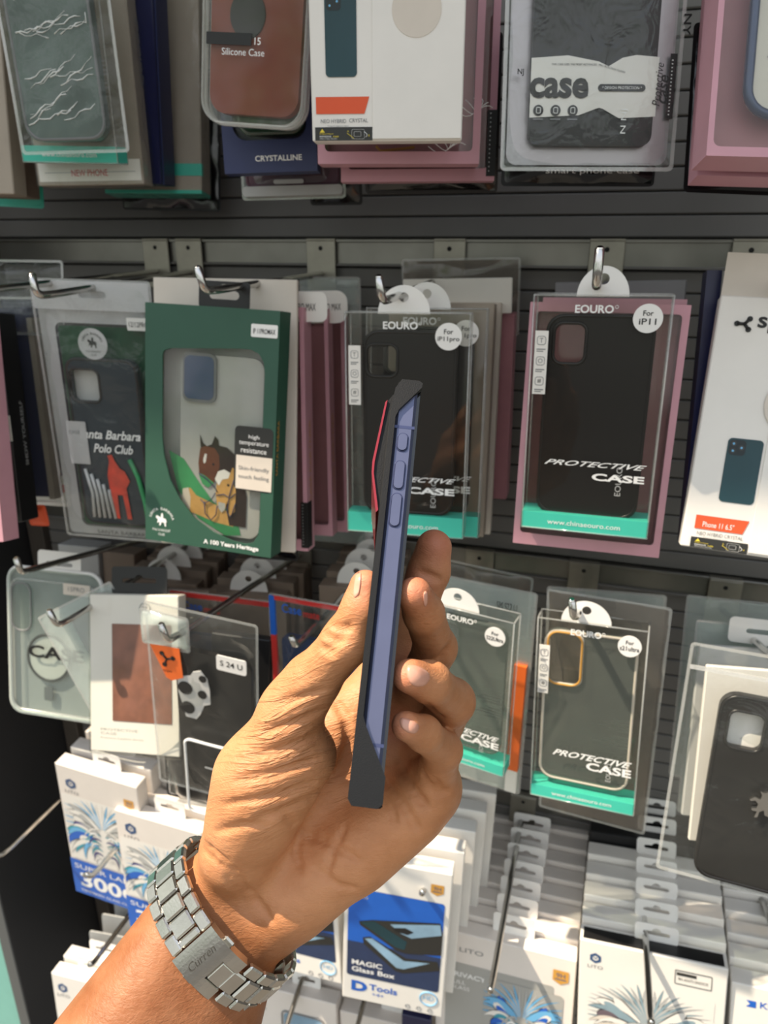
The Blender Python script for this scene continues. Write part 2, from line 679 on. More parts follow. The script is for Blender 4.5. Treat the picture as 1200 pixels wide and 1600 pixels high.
def case_plate(t, x0, x1, z0, z1, r, y0, th, m, hole=None, hr=0.006, rim=None, name='phone_case'):
    loops = [rrect(x0, x1, z0, z1, r)]
    if hole:
        loops.append(rrect(*hole, hr))
    b = MB().prism(loops, y0, y0 + th, m, smooth=False)
    b.ring(rrect(x0 + 0.0012, x1 - 0.0012, z0 + 0.0012, z1 - 0.0012, r), 0.0013, y0 + 0.0006, rim or m)
    if hole:
        b.ring(rrect(*hole, hr), 0.0012, y0, rim or m)
    return b.build(name, t)


def clear_case_box(label, c, y, d=0.016, kind='black', sticker=None, side=True, tab=True, group=None, strip=0.905,
                   cam_=(0.17, 0.40, 0.125, 0.27), body=(0.135, 0.90, 0.075, 0.905), txt=(0.25, 0.93, 0.72, 0.775), back_tab=None, yaw=0.0, syaw=5.0,
                   tabx=0.5, tabw=0.40):
    """clear folding box: teal foot strip, white lettering, half-round tab, phone case inside"""
    mt, w, h = fit(c, y, yaw, syaw)
    t = thing('phone_case_box', label, 'phone case package', mt, group)
    q = Fr(w, h)
    clear_shell(t, w, h, d)
    if tab:
        round_tab(t, q.x(tabx), h / 2 - 0.001, w * tabw, w * 0.22, back=back_tab)
    b = MB()
    b.cbox(-w / 2 - 0.0002, w / 2 + 0.0002, -0.0002, d + 0.0002, -h / 2 - 0.0002, q.z(strip), 'teal_print')
    b.text('www.chinaeouro.com', 0, -h / 2 + (1 - strip) * h * 0.34, h * 0.022, 'white_print', -0.0004, 'C', w * 0.58)
    b.build('foot_strip', t)
    b = MB()
    b.text('EOURO', q.x(0.31), q.z(0.068), h * 0.032, 'white_print', -0.0005, 'L', w * 0.28, bold=0.025)
    b.ring(circ(q.x(0.61), q.z(0.043), 0.0010, 12), 0.0002, -0.0005, 'white_print', 4)
    x0, x1, z0, z1 = q.box(*txt)
    if kind == 'black':
        b.text('PROTECTIVE', x0, (z0 + z1) / 2 + h * 0.004, h * 0.023, 'white_print', -0.0005, 'L', x1 - x0, shear=0.5, bold=0.012)
        b.text('CASE', x1 - w * 0.01, z0 - h * 0.024, h * 0.032, 'white_print', -0.0005, 'R', w * 0.40, bold=0.035)
        b.text('EOURO', q.x(0.765), z0 - h * 0.085, h * 0.024, 'pale_grey', -0.0004, 'L', w * 0.24, rot=90)
    else:
        b.text('PROTECTIVE', x0, z0 - h * 0.002, h * 0.034, 'white_print', -0.0005, 'L', x1 - x0, shear=0.45, bold=0.02)
        b.text('CASE', x1 + w * 0.0, z0 - h * 0.055, h * 0.045, 'white_print', -0.0005, 'R', w * 0.42, bold=0.03)
        b.text('EOURO', q.x(0.765), z0 - h * 0.1, h * 0.024, 'pale_grey', -0.0004, 'L', w * 0.2, rot=90)
        for k in range(9):
            if k == 4:
                continue
            b.rect(q.x(0.90 - 0.16 - 0.05 * ((k * 37) % 5)), q.x(0.90), q.z(0.55 + k * 0.019), q.z(0.541 + k * 0.019), d - 0.001, 'grey_print')
    b.build('lettering', t)
    x0, x1, z0, z1 = q.box(*body)
    cx0, cx1, cz0, cz1 = q.box(*cam_)
    yc = d * 0.25
    if kind == 'black':
        case_plate(t, x0, x1, z0, z1, 0.011, yc, 0.007, 'black_case', (cx0, cx1, cz0, cz1))
    else:
        case_plate(t, x0, x1, z0, z1, 0.011, yc, 0.004, 'clear_case', (cx0, cx1, cz0, cz1), rim='tray_clear' if kind == 'clear' else 'cream_card')
        if kind == 'gold':
            MB().ring(rrect(cx0, cx1, cz0, cz1, 0.008), 0.0009, yc - 0.0015, 'gold_print').build('camera_rim', t)
    if side:
        sx0, sx1, sz0, sz1 = q.box(0.025, 0.125, 0.14, 0.40)
        b = MB().cbox(sx0, sx1, -0.0007, -0.0002, sz0, sz1, 'white_card')
        mx, sh = (sx0 + sx1) / 2, sz1 - sz0
        for k in range(3):
            zc = sz1 - sh * (0.15 + 0.32 * k)
            b.ring(rrect(mx - 0.0028, mx + 0.0028, zc - 0.0028, zc + 0.0028, 0.0016), 0.00022, -0.0008, 'mid_grey', 4)
            b.text('TOH'[k] if k < 2 else '#', mx, zc - 0.0014, 0.003, 'mid_grey' if k < 2 else 'dark_print', -0.0009, 'C')
            b.rect(mx - 0.003, mx + 0.003, zc - 0.0062, zc - 0.0055, -0.0009, 'mid_grey')
            b.rect(mx - 0.003, mx + 0.0015, zc - 0.0075, zc - 0.0069, -0.0009, 'mid_grey')
        b.build('side_label', t)
    if sticker:
        a1, a2, fx, fz = sticker
        cx, cz, r = q.x(fx), q.z(fz), w * 0.105
        b = MB().prism([circ(cx, cz, r, 36)], -0.0008, -0.0002, 'white_gloss')
        b.text(a1, cx, cz + r * 0.18, r * 0.36, 'black_print', -0.0010, 'C', bold=0.012)
        b.text(a2, cx, cz - r * 0.42, r * 0.42, 'black_print', -0.0010, 'C', r * (1.65 if len(a2) > 5 else 1.15), bold=0.012)
        b.build('size_sticker', t)
    return t


def window_box(name, label, c, y, d, card, win=None, wr=0.012, side=None, yaw=0.0, syaw=5.0, pane='clear_box', group=None, cat='phone case package', chamfer=0.0008):
    """folding carton with a film window; returns (thing, Fr, d)"""
    mt, w, h = fit(c, y, yaw, syaw)
    t = thing(name, label, cat, mt, group)
    q = Fr(w, h)
    if win is None:
        MB().cbox(-w / 2, w / 2, 0, d, -h / 2, h / 2, card, chamfer).build('carton', t)
    else:
        lp = win(q) if callable(win) else rrect(*q.box(*win), wr)
        b = MB()
        b.prism([rrect(-w / 2, w / 2, -h / 2, h / 2, 0.0006), lp], 0, 0.0012, card)
        b.cbox(-w / 2, w / 2, d - 0.0010, d, -h / 2, h / 2, card)
        for x in (-w / 2, w / 2 - 0.0012):
            b.cbox(x, x + 0.0012, 0.0010, d - 0.0008, -h / 2, h / 2, side or card)
        for z_ in (-h / 2, h / 2 - 0.0012):
            b.cbox(-w / 2 + 0.001, w / 2 - 0.001, 0.0010, d - 0.0008, z_, z_ + 0.0012, side or card)
        b.build('carton', t)
        MB().prism([lp], 0.0013, 0.0016, pane).build('film_window', t)
    return t, q, w, h


def pouch_mesh(w, h, d, m, seed=0, nx=18, nz=30, ripple=0.0010, flat=0.0, edge='clear_edge'):
    """sealed film bag: two bulged, wrinkled sheets meeting in a welded edge"""
    g = np.random.default_rng(seed)
    ks = [(g.normal(0, 55), g.normal(0, 40), g.uniform(0, 6.28), g.uniform(0.4, 1)) for _ in range(9)]
    b = MB()
    vs, fs = [], []
    for s_ in (-1, 1):
        for j in range(nz + 1):
            for i in range(nx + 1):
                u, v = i / nx * 2 - 1, j / nz * 2 - 1
                x, z_ = u * w / 2, v * h / 2
                bul = (1 - u ** 4) * (1 - v ** 6)
                rp = sum(a * (abs(math.sin(kx * x + kz * z_ + ph)) - 0.6) for kx, kz, ph, a in ks) * ripple
                ed = 1 if (abs(u) == 1 or abs(v) == 1) else 0
                yy = s_ * d / 2 * bul + rp * (0.3 + bul) * (1 - ed) + (rp * 0.8 if ed else 0)
                dx = (g.uniform(-1, 1) * 0.0006) if ed else 0
                vs.append((x + dx if s_ < 0 or not ed else x, yy, z_))
    n = (nx + 1) * (nz + 1)
    for s_ in (0, 1):
        for j in range(nz):
            for i in range(nx):
                a = s_ * n + j * (nx + 1) + i
                fs.append((a, a + 1, a + nx + 2, a + nx + 1))
    b.add(vs, fs, m, True)
    wdt = 0.0018
    b.prism([rrect(-w / 2 - wdt, w / 2 + wdt, -h / 2 - wdt, h / 2 + wdt, 0.003), rrect(-w / 2 + 0.0005, w / 2 - 0.0005, -h / 2 + 0.0005, h / 2 - 0.0005, 0.002)],
            -0.0002, 0.0002, edge)
    return b


def bag(name, label, c, y, d, m, seed=0, ripple=0.0010, yaw=0.0, syaw=5.0, spit=5.0, part='film_bag', edge='clear_edge', group=None, cat='phone case package'):
    mt, w, h = fit(c, y, yaw, syaw, spit)
    t = thing(name, label, cat, mt, group)
    pouch_mesh(w, h, d, m, seed, ripple=ripple, edge=edge).build(part, t)
    return t, Fr(w, h), w, h


def horse_badge(b, cx, cz, r, m, y):
    """little rider on a pony in white print with arched lettering above and below"""
    pony = [(-.55, -.35), (-.45, .05), (-.7, .25), (-.62, .5), (-.35, .42), (-.1, .3), (-.05, .75), (.12, .8), (.2, .55), (.16, .3), (.5, .2), (.62, -.1), (.5, -.25),
            (.55, -.6), (.4, -.65), (.3, -.25), (0., -.2), (-.1, -.55), (-.28, -.6), (-.25, -.2)]
    b.flat([(cx + px * r * 0.8, cz + pz * r * 0.8) for px, pz in pony], y, m)
    for k, ch in enumerate('SANTA BARBARA'):
        a = R(165 - 150 * k / 12)
        b.text(ch, cx + r * 1.0 * math.cos(a), cz + r * 0.9 * math.sin(a), r * 0.24, m, y, 'C', rot=math.degrees(a) - 90)
    b.text('POLO & RACQUET', cx, cz - r * 1.0, r * 0.24, m, y, 'C', r * 1.7)
    b.text('CLUB', cx, cz - r * 1.35, r * 0.22, m, y, 'C', r * 0.6)


def hex_logo(b, cx, cz, r, y, word=None, wm='mid_grey', beside=True):
    hx = [(cx + r * math.cos(R(60 * k + 30)), cz + r * math.sin(R(60 * k + 30))) for k in range(6)]
    hi = [(cx + r * .52 * math.cos(R(60 * k + 30)), cz + r * .52 * math.sin(R(60 * k + 30))) for k in range(6)]
    b.flat([hx, hi], y, 'logo_blue')
    b.flat([(cx - r * .3, cz + r * .12), (cx, cz - r * .22), (cx + r * .3, cz + r * .12), (cx + r * .3, cz + r * .3), (cx, cz - r * .02), (cx - r * .3, cz + r * .3)], y, 'logo_blue')
    if word:
        if beside:
            b.text(word, cx + r * 1.6, cz - r * .45, r * .85, wm, y, 'L', r * 3.9)
        else:
            b.text(word, cx, cz - r * 2.0, r * .62, wm, y, 'C', r * 2.4)


def shield(b, cx, cz, s, y):
    b.flat([(cx - s, cz + s), (cx + s, cz + s), (cx + s, cz - s * .6), (cx, cz - s * 1.15), (cx - s, cz - s * .6)], y, 'gold_print')
    b.text('9H', cx, cz - s * .1, s * .7, 'logo_blue', y - 0.0001, 'C')
    b.rect(cx - s * .7, cx + s * .7, cz - s * .45, cz - s * .3, y - 0.0001, 'logo_blue')


def glass_box(label, c, y, d=0.019, face='art', group=None, yaw=0.0, syaw=4.0, card='warm_white', tab=(0.5, 0.20, 0.020), name='screen_protector_box', dark_top=False, spit=5.0):
    """flat carton of screen glass with a slotted hang tab"""
    mt, w, h = fit(c, y, yaw, syaw, spit)
    t = thing(name, label, 'screen protector box', mt, group)
    q = Fr(w, h)
    MB().cbox(-w / 2, w / 2, 0, d, -h / 2, h / 2, card, 0.0009).build('carton', t)
    if dark_top:
        b = MB().cbox(-w / 2 + 0.003, w / 2 - 0.003, 0.0025, d - 0.004, h / 2 - 0.001, h / 2 + 0.0003, 'black_card')
        b.build('top_flap', t)
    fx, tw, th_ = tab
    slot_tab(t, q.x(fx), h / 2 - 0.001, w * tw, th_, y=d * 0.75)
    return t, q, w, h


def ordinal(k):
    return ['front', 'second', 'third', 'fourth', 'fifth', 'sixth', 'seventh', 'eighth', 'ninth'][k]


def mane(t, q, a0, a1, b0, b1, cols, seed=0, y=-.0005, name='artwork'):
    """mirrored line art of flowing locks fanning from a middle line, printed on the face"""
    x0, x1, z0, z1 = q.box(a0, a1, b0, b1)
    cx, W2, H = (x0 + x1) / 2, (x1 - x0) / 2, z1 - z0
    g = random.Random(seed)
    b = MB().flat(rrect(x0, x1, z0, z1, .004), y, cols[0])
    lay = y - .00002

    def lock(p0, p1, p2, w0, col, line):
        nonlocal lay
        for s_ in (-1, 1):
            L_, R_ = [], []
            n = 10
            for i in range(n + 1):
                u = i / n
                px_ = (1 - u) ** 2 * p0[0] + 2 * u * (1 - u) * p1[0] + u * u * p2[0]
                pz_ = (1 - u) ** 2 * p0[1] + 2 * u * (1 - u) * p1[1] + u * u * p2[1]
                dx = 2 * (1 - u) * (p1[0] - p0[0]) + 2 * u * (p2[0] - p1[0])
                dz = 2 * (1 - u) * (p1[1] - p0[1]) + 2 * u * (p2[1] - p1[1])
                l_ = math.hypot(dx, dz) + 1e-9
                wd = w0 * math.sin(math.pi * min(1, u * .92 + .08)) + .00012
                for acc, k in ((L_, 1), (R_, -1)):
                    ax_ = min(max(px_ - k * dz / l_ * wd, .0002), W2)
                    az_ = min(max(pz_ + k * dx / l_ * wd, z0), z1)
                    acc.append((cx + s_ * ax_, az_))
            for kk, cc, dy in ((1.0, line, 0), (.78, col, .00002)):
                mid = [((l0 + r0) / 2, (l1 + r1) / 2) for (l0, l1), (r0, r1) in zip(L_, R_)]
                A = [(m0 + (l0 - m0) * kk, m1 + (l1 - m1) * kk) for (m0, m1), (l0, l1) in zip(mid, L_)]
                B = [(m0 + (r0 - m0) * kk, m1 + (r1 - m1) * kk) for (m0, m1), (r0, r1) in zip(mid, R_)]
                vs = [(p, lay - dy, r_) for p, r_ in A] + [(p, lay - dy, r_) for p, r_ in B]
                b.add(vs, [(i, i + 1, i + n + 2, i + n + 1) for i in range(n)], cc)
        lay -= .00001
    zc = z0 + H * .62
    for k in range(15):                                # crown of fine locks
        a = R(88 - 7.5 * k)
        r = H * (.34 + .05 * g.random())
        p2 = (W2 * .03 + r * math.cos(a) * 1.5, zc + r * math.sin(a))
        lock((W2 * .02, zc - H * .02), (W2 * .10 + r * .5 * math.cos(a), zc + r * .75 * math.sin(a)), p2, H * .013, cols[1 + k % 2], 'dark_print')
    for k in range(16):                                # big sweeping locks down the side
        f = k / 15
        sx = W2 * (.08 + .25 * g.random())
        sz = zc - H * (.02 + .30 * f)
        ex = W2 * (.55 + .5 * g.random())
        ez = zc + H * (.20 - .80 * f) + H * .08 * (g.random() - .5)
        lock((sx, sz), (sx + W2 * .45, sz + H * (.20 - .12 * f)), (ex, ez), H * (.034 + .030 * g.random()), cols[1 + g.randrange(len(cols) - 1)], 'black_print')
    for k in range(7):                                 # face: brow, eye, cheek strokes
        f = k / 6
        lock((W2 * .06, zc - H * (.05 + .08 * k)), (W2 * .32, zc - H * (.0 + .07 * k)), (W2 * (.55 - .25 * f), zc - H * (.22 + .07 * k)), H * .014, cols[1 + (k * 2) % (len(cols) - 1)], 'black_print')
    lock((W2 * .10, zc - H * .16), (W2 * .26, zc - H * .06), (W2 * .40, zc - H * .19), H * .018, 'white_print', 'black_print')
    return b.build(name, t)


# ------------------------------------------------------------------ upper row of packages (their hooks are above the picture)
def upper_row():
    # clear bag, white-veined grey case
    t, q, w, h = bag('phone_case_bag', 'crinkled clear bag holding a grey marbled phone case, upper left', [(-24, -150), (141, -150), (207, 232), (32, 240)], -0.205, 0.014, 'clear_bag', 3, 0.0013)
    x0, x1, z0, z1 = q.box(0.06, 0.84, 0.10, 0.955)
    case_plate(t, x0, x1, z0, z1, 0.012, -0.002, 0.008, 'marble_case', None, rim='mid_grey')
    b = MB()
    g = random.Random(5)
    for k in range(34):
        band = (0.17, 0.33, 0.47, 0.70, 0.86)[k % 5]
        fx, fz = g.uniform(0.10, 0.55), band + g.uniform(-0.03, 0.03)
        sl = g.uniform(-0.1, 0.7)
        n_ = g.randint(5, 9)
        pts = [(min(q.x(fx) + 0.0042 * i_, x1 - .004), q.z(fz) + 0.0042 * i_ * sl + 0.0012 * math.sin(i_ * 1.9 + k)) for i_ in range(n_)]
        b.tube([(p, -0.0022, r_) for p, r_ in pts], [0.0001 + g.random() * 0.0005 for _ in pts], 'white_print', 4)
    b.build('wave_print', t)
    # teal-footed clear box right behind it
    clear_case_box('clear phone case box with teal foot showing below the marbled case bag', [(-22, -130), (135, -130), (189, 254), (33, 254)], -0.186, kind='clear', side=False, tab=False, strip=0.925)
    # clear-wrapped white phone box
    t, q, w, h = window_box('phone_case_box', 'clear wrapped pale box lettered in red below the teal footed box', [(5, -140), (178, -140), (231, 285), (56, 293)], -0.150, 0.020, 'beige_card')
    MB().cbox(-w / 2 - .001, w / 2 + .001, -0.001, 0.025, -h / 2 - .0008, h / 2, 'clear_bag', 0.0008).build('wrap', t)
    b = MB().rect(q.x(0.02), q.x(0.98), q.z(0.985), q.z(0.90), -0.0003, 'white_card')
    b.text('NEW PHONE', q.x(0.5), q.z(0.965), 0.005, 'red_print', -0.0005, 'C', w * 0.34)
    b.rect(q.x(0.08), q.x(0.93), q.z(0.951), q.z(0.947), -0.0004, 'pale_grey')
    v, f = glyphs('QUIDZO', 0.0, 0.0)
    b.add([(w / 2 + 0.0011, 0.018 - p[1] * 0.009, 0.0 - 0.02 + p[0] * 0.012) for p in v], f, 'mid_grey')
    b.build('lettering', t)
    # navy box on edge
    t, q, w, h = window_box('phone_case_box', 'tall navy blue box beside the pale boxes, upper left', [(110, -140), (228, -140), (254, 286), (140, 286)], -0.120, 0.027, 'navy_card')
    MB().cbox(w / 2 - 0.0002, w / 2 + 0.0006, 0.004, 0.006, -h / 2, h / 2, 'navy_soft').build('side_crease', t)
    # grey clear box with teal foot behind
    t, q, w, h = window_box('phone_case_box', 'dim grey beige box in clear shell between the navy box and the brown case', [(150, -120), (303, -120), (320, 298), (160, 303)], -0.075, 0.022, 'beige_card')
    MB().cbox(-w / 2 - .001, w / 2 + .001, -.001, .023, -h / 2 - .0012, h / 2, 'clear_bag', .0008).build('wrap', t)
    b = MB().cbox(-w / 2 + .01, w / 2 + .0004, -.0004, .004, -h / 2 + .014, -h / 2 + .024, 'teal_print')
    b.cbox(-w / 2, w / 2, -.0004, .021, -h / 2 - .001, -h / 2 + .002, 'teal_print')
    b.build('teal_strip', t)
    bag('phone_case_bag', 'black crinkled bag end sticking out under the dim clear box, upper left', [(190, 120), (335, 120), (347, 326), (190, 326)], -0.045, 0.012, 'black_film', 8, 0.0022, edge='black_card')
    # far left group
    window_box('phone_case_box', 'brown grey box edge at the far left of the top row', [(-150, -100), (-14, -100), (24, 300), (-110, 305)], -0.165, 0.018, 'beige_card')
    window_box('phone_case_box', 'taupe box behind the brown grey one at the far left of the top row', [(-110, -100), (12, -100), (44, 304), (-80, 306)], -0.125, 0.020, 'kraft')
    bag('phone_case_bag', 'teal bag end hanging below the taupe boxes at the far left', [(-60, 60), (50, 60), (67, 322), (-40, 318)], -0.085, 0.008, 'teal_print', 4, 0.001, edge='teal_print')
    # brown case in a clear tray
    c = [(322, -140), (486, -140), (471, 200), (312, 188)]
    mt, w, h = fit(c, -0.21)
    t = thing('phone_case_tray', 'brown silicone phone case in a rounded clear tray, top row', 'phone case package', mt)
    q = Fr(w, h)
    lp = rrect(-w / 2, w / 2, -h / 2, h / 2, 0.014)
    MB().prism([lp], 0.0, 0.0004, 'clear_box').prism([lp], 0.0125, 0.013, 'tray_clear').build('tray', t)
    MB().ring(lp, 0.0016, 0.006, 'clear_edge').ring(lp, 0.0010, 0.001, 'clear_edge').ring(lp, 0.0010, 0.012, 'clear_edge').build('tray_rim', t)
    b = MB().prism([rrect(-w / 2 + .004, w / 2 - .004, -h / 2 + .006, h / 2 - .004, 0.012)], 0.004, 0.011, 'brown_silicone')
    b.prism([circ(q.x(.42), q.z(.46), 0.0125, 30, 0.0140)], 0.0028, 0.0042, 'black_print')
    b.build('silicone_case', t)
    b = MB()
    b.rect(q.x(0.04), q.x(0.49), q.z(0.615), q.z(0.555), -0.0004, 'black_print')
    b.text('15', q.x(0.52), q.z(0.610), h * 0.035, 'white_print', -0.0005, 'L', bold=0.01)
    b.text('Silicone Case', q.x(0.20), q.z(0.664), h * 0.034, 'white_print', -0.0005, 'L', w * 0.42)
    b.build('lettering', t)
    # navy CRYSTALLINE box
    t, q, w, h = window_box('phone_case_box', 'navy window box lettered in silver behind the brown case tray', [(325, -110), (478, -110), (499, 262), (349, 277)], -0.165, 0.014, 'navy_soft', (0.12, 0.90, 0.1, 0.855), 0.010)
    b = MB().text('CRYSTALLINE', q.x(0.34), q.z(0.95), h * 0.026, 'white_print', -0.0004, 'L', w * 0.50, bold=0.02)
    b.build('lettering', t)
    case_plate(t, *q.box(0.16, 0.88, 0.14, 0.83), 0.010, 0.004, 0.006, 'green_dark', rim='clear_edge')
    # mauve case below
    t, q, w, h = bag('phone_case_bag', 'mauve phone case in a clear tray hanging below the navy window box', [(360, -90), (522, -90), (541, 303), (379, 313)], -0.110, 0.010, 'tray_clear', 12, 0.0006)
    case_plate(t, *q.box(0.03, 0.97, 0.05, 0.955), 0.004, -0.002, 0.007, 'mauve')
    b = MB().prism([rrect(*q.box(0.0, 1.0, 0.955, 0.998), 0.003)], -0.006, 0.005, 'pale_grey')
    b.prism([rrect(*q.box(0.32, 0.62, 0.93, 0.948), 0.002)], -0.0075, -0.006, 'pale_grey')
    b.build('tray_foot', t)
    bag('phone_case_bag', 'black speckled bag end behind the mauve case tray', [(470, 60), (550, 60), (566, 318), (488, 316)], -0.075, 0.010, 'black_film', 31, 0.0015, edge='black_card')
    # big white box
    t, q, w, h = window_box('phone_case_box', 'large white carton with dark phone picture and orange band, top row', [(477, -190), (735, -190), (721, 214), (488, 227)], -0.235, 0.014, 'white_card')
    b = MB()
    phone_picture(b, *q.box(0.10, 0.305, 0.40, 0.735))
    xa, xb, za, zb = q.box(0.03, 0.385, 0.815, 0.885)
    b.flat([(xa, za), (xb - 0.003, za), (xb, zb), (xa, zb)], -0.0004, 'orange_print')
    b.text('NEO HYBRID', q.x(0.06), q.z(0.923), h * 0.0165, 'mid_grey', -0.0004, 'L', w * 0.17)
    b.text('CRYSTAL', q.x(0.25), q.z(0.921), h * 0.0165, 'mid_grey', -0.0004, 'L', w * 0.125)
    b.text('CaseCaspact/spc', q.x(0.105), q.z(0.939), h * 0.007, 'mid_grey', -0.0004, 'L', w * 0.14)
    warn_strip(b, *q.box(0.02, 0.405, 0.940, 0.997))
    b.build('printed_panel', t)
    b = MB().cbox(q.x(0.405), q.x(0.995), -0.0009, -0.0001, q.z(0.992), q.z(0.0), 'white_card', 0.0003)
    b.prism([circ(q.x(0.69), q.z(0.475), 0.0145, 36)], -0.0012, -0.0008, 'cream_card')
    b.build('front_flap', t)
    # pink boxes
    t = pink_box('pink window box with line flowers behind the large white carton', [(489, -170), (768, -170), (748, 250), (496, 262)], -0.195, 0.020, flowers=True)
    t = pink_box('second pink box with dotted edge behind the flowered pink one, top row', [(525, -150), (790, -150), (772, 277), (532, 290)], -0.160, 0.014, dots=True)
    bag('phone_case_bag', 'black starry bag end below the pink boxes, top row', [(560, 60), (780, 60), (776, 296), (578, 300)], -0.120, 0.012, 'black_film', 15, 0.0018, edge='black_card')
    b = MB()
    # clear bag with black card lettered case
    t, q, w, h = bag('phone_case_bag', 'clear bag with black insert lettered case in bold, top row', [(797, -130), (1079, -120), (1047, 262), (788, 263)], -0.21, 0.016, 'crinkle_bag', 21, 0.0010)
    mb = MB().prism([rrect(*q.box(0.02, 0.98, 0.02, 0.985), 0.006)], 0.002, 0.0026, 'foil')
    mb.build('silver_backing', t)
    MB().prism([rrect(*q.box(0.14, 0.86, 0.02, 0.91), 0.006)], -0.0035, 0.001, 'black_print').build('black_insert', t)
    b = MB()
    zt_, zb_ = q.z(0.535), q.z(0.795)
    xl, xr, xm = q.x(0.135), q.x(0.87), q.x(0.54)
    b.flat([(xl, zb_), (xm - .012, zb_ + .0015), (xm - .002, zb_ + .005), (xm, zb_ + .0055), (xm + .002, zb_ + .005), (xm + .012, zb_), (xr, zb_ + .001),
            (xr, zt_ - .001), (xm + .02, zt_), (xm + .012, zt_ - .0015), (xm + .004, zt_ - .006), (xm - .002, zt_ - .0035), (xm - .02, zt_ - .0005), (xl, zt_ - .002)], -0.0042, 'white_card')
    y = -0.0046
    b.text('case', q.x(0.13), q.z(0.715), h * 0.085, 'black_print', y, 'L', w * 0.34, bold=0.035)
    b.prism([rrect(*q.box(0.525, 0.80, 0.655, 0.685), 0.003)], y, y + 0.0002, 'black_print')
    b.text('* DESIGN PROTECTION *', q.x(0.663), q.z(0.676), h * 0.012, 'white_print', y - 0.0002, 'C', w * 0.23)
    b.text('THIS CASE USES THE MOST ADVANCED', q.x(0.25), q.z(0.580), h * 0.008, 'dark_print', y, 'L', w * 0.26)
    b.text('IMPACT PROTECTION IN THE WORLD', q.x(0.52), q.z(0.580), h * 0.008, 'dark_print', y, 'L', w * 0.16, rot=-14)
    b.text('Protective', q.x(0.89), q.z(0.745), h * 0.036, 'black_print', y, 'L', w * 0.225, rot=88, shear=0.3)
    b.text('case', q.x(0.93), q.z(0.735), h * 0.038, 'black_print', y, 'L', w * 0.15, rot=88, shear=0.3, bold=0.02)
    for k in range(3):
        cx, cz = q.x(0.185 + 0.10 * k), q.z(0.765)
        b.prism([circ(cx, cz, 0.0030, 20)], y, y + 0.0002, 'black_print')
        b.ring(rrect(cx - .0012, cx + .0012, cz - .0015, cz + .0015, .0006), 0.00025, y - 0.0002, 'white_print', 4)
        b.rect(cx - .003, cx + .003, cz - .0050, cz - .0043, y, 'mid_grey')
    b.text('NJ', q.x(0.075), q.z(0.625), h * 0.030, 'black_print', y, 'C', bold=0.02)
    b.text('N NJ', q.x(0.71), q.z(0.86), h * 0.032, 'white_print', y, 'L', w * 0.13, rot=90)
    b.text('NY', q.x(1.005), q.z(0.36), h * 0.035, 'black_print', -0.001, 'L', w * 0.11, rot=-90, bold=0.02)
    b.rect(q.x(0.945), q.x(0.985), q.z(0.79), q.z(0.52), -0.001, 'black_print')
    for k in range(16):
        b.rect(q.x(0.955), q.x(0.963), q.z(0.775 - k * .015), q.z(0.770 - k * .015), -0.0012, 'white_print')
    b.build('printed_panel', t)
    t, q, w, h = bag('phone_case_bag', 'black bag lettered smart phone case peeking out below the bold lettered bag', [(800, 40), (1040, 40), (1020, 288), (787, 286)], -0.150, 0.010, 'black_film', 22, 0.0016, edge='black_card')
    MB().text('smart phone case', q.x(0.28), q.z(0.955), h * 0.045, 'white_print', -0.0062, 'L', w * 0.62).build('lettering', t)
    # right: pink box with blue bumper case
    t, q, w, h = window_box('phone_case_box', 'pink window box with a blue rimmed clear case, top right', [(1136, -200), (1420, -200), (1372, 255), (1107, 238)], -0.215, 0.022, 'pink_card', (0.035, 0.965, 0.03, 0.965), 0.004)
    MB().prism([rrect(*q.box(0.05, 0.95, 0.04, 0.955), 0.003)], 0.016, 0.0166, 'pink_deep').build('backing_card', t)
    x0, x1, z0, z1 = q.box(0.235, 0.90, 0.08, 0.83)
    b = MB().prism([rrect(x0, x1, z0, z1, 0.014)], 0.006, 0.0115, 'white_card')
    b.build('clear_back', t)
    MB().ring(rrect(x0, x1, z0, z1, 0.014), 0.0028, 0.006, 'blue_bumper', 8).build('bumper', t)
    b = MB()
    for k in range(3):
        cx, cz, r = q.x(0.40 + 0.08 * (k % 2)), q.z(0.62 - 0.1 * k), 0.006
        b.ring([(cx + r * (1 if a % 2 == 0 else .45) * math.cos(R(45 * a)), cz + r * (1 if a % 2 == 0 else .45) * math.sin(R(45 * a))) for a in range(8)], 0.0004, 0.0056, 'logo_blue', 4)
    b.build('star_print', t)
    t = pink_box('pink window box frame under the blue rimmed case box, top right', [(1122, -170), (1400, -170), (1360, 285), (1091, 270)], -0.180, 0.016)
    MB_ = bag('phone_case_bag', 'black lettered bag end below the pink boxes, top right', [(1085, 40), (1340, 50), (1320, 310), (1076, 292)], -0.145, 0.010, 'black_film', 27, 0.0012, edge='black_card')
    t, q, w, h = MB_
    MB().text('active smart', q.x(0.16), q.z(0.985), h * 0.035, 'white_print', -0.0062, 'L', w * 0.5).build('lettering', t)
    t = window_box('phone_case_box', 'white card edge sticking out left of the blue rimmed case box', [(1112, 20), (1180, 20), (1175, 160), (1101, 150)], -0.192, 0.002, 'white_card')[0]


def phone_picture(b, x0, x1, z0, z1, y=-0.0004, tilt=0.0):
    b.flat(rrect(x0, x1, z0, z1, (x1 - x0) * 0.13), y, 'phone_pic_teal')
    w = x1 - x0
    b.flat(rrect(x0 + w * .05, x0 + w * .52, z1 - w * .52, z1 - w * .05, w * .11), y - 0.0001, 'phone_pic_dark')
    for fx, fz in ((.17, .17), (.17, .39), (.40, .28)):
        b.flat(circ(x0 + w * fx, z1 - w * fz, w * .085, 14), y - 0.0002, 'lens_dark')
        b.flat(circ(x0 + w * fx, z1 - w * fz, w * .035, 10), y - 0.0003, 'sky_blue')


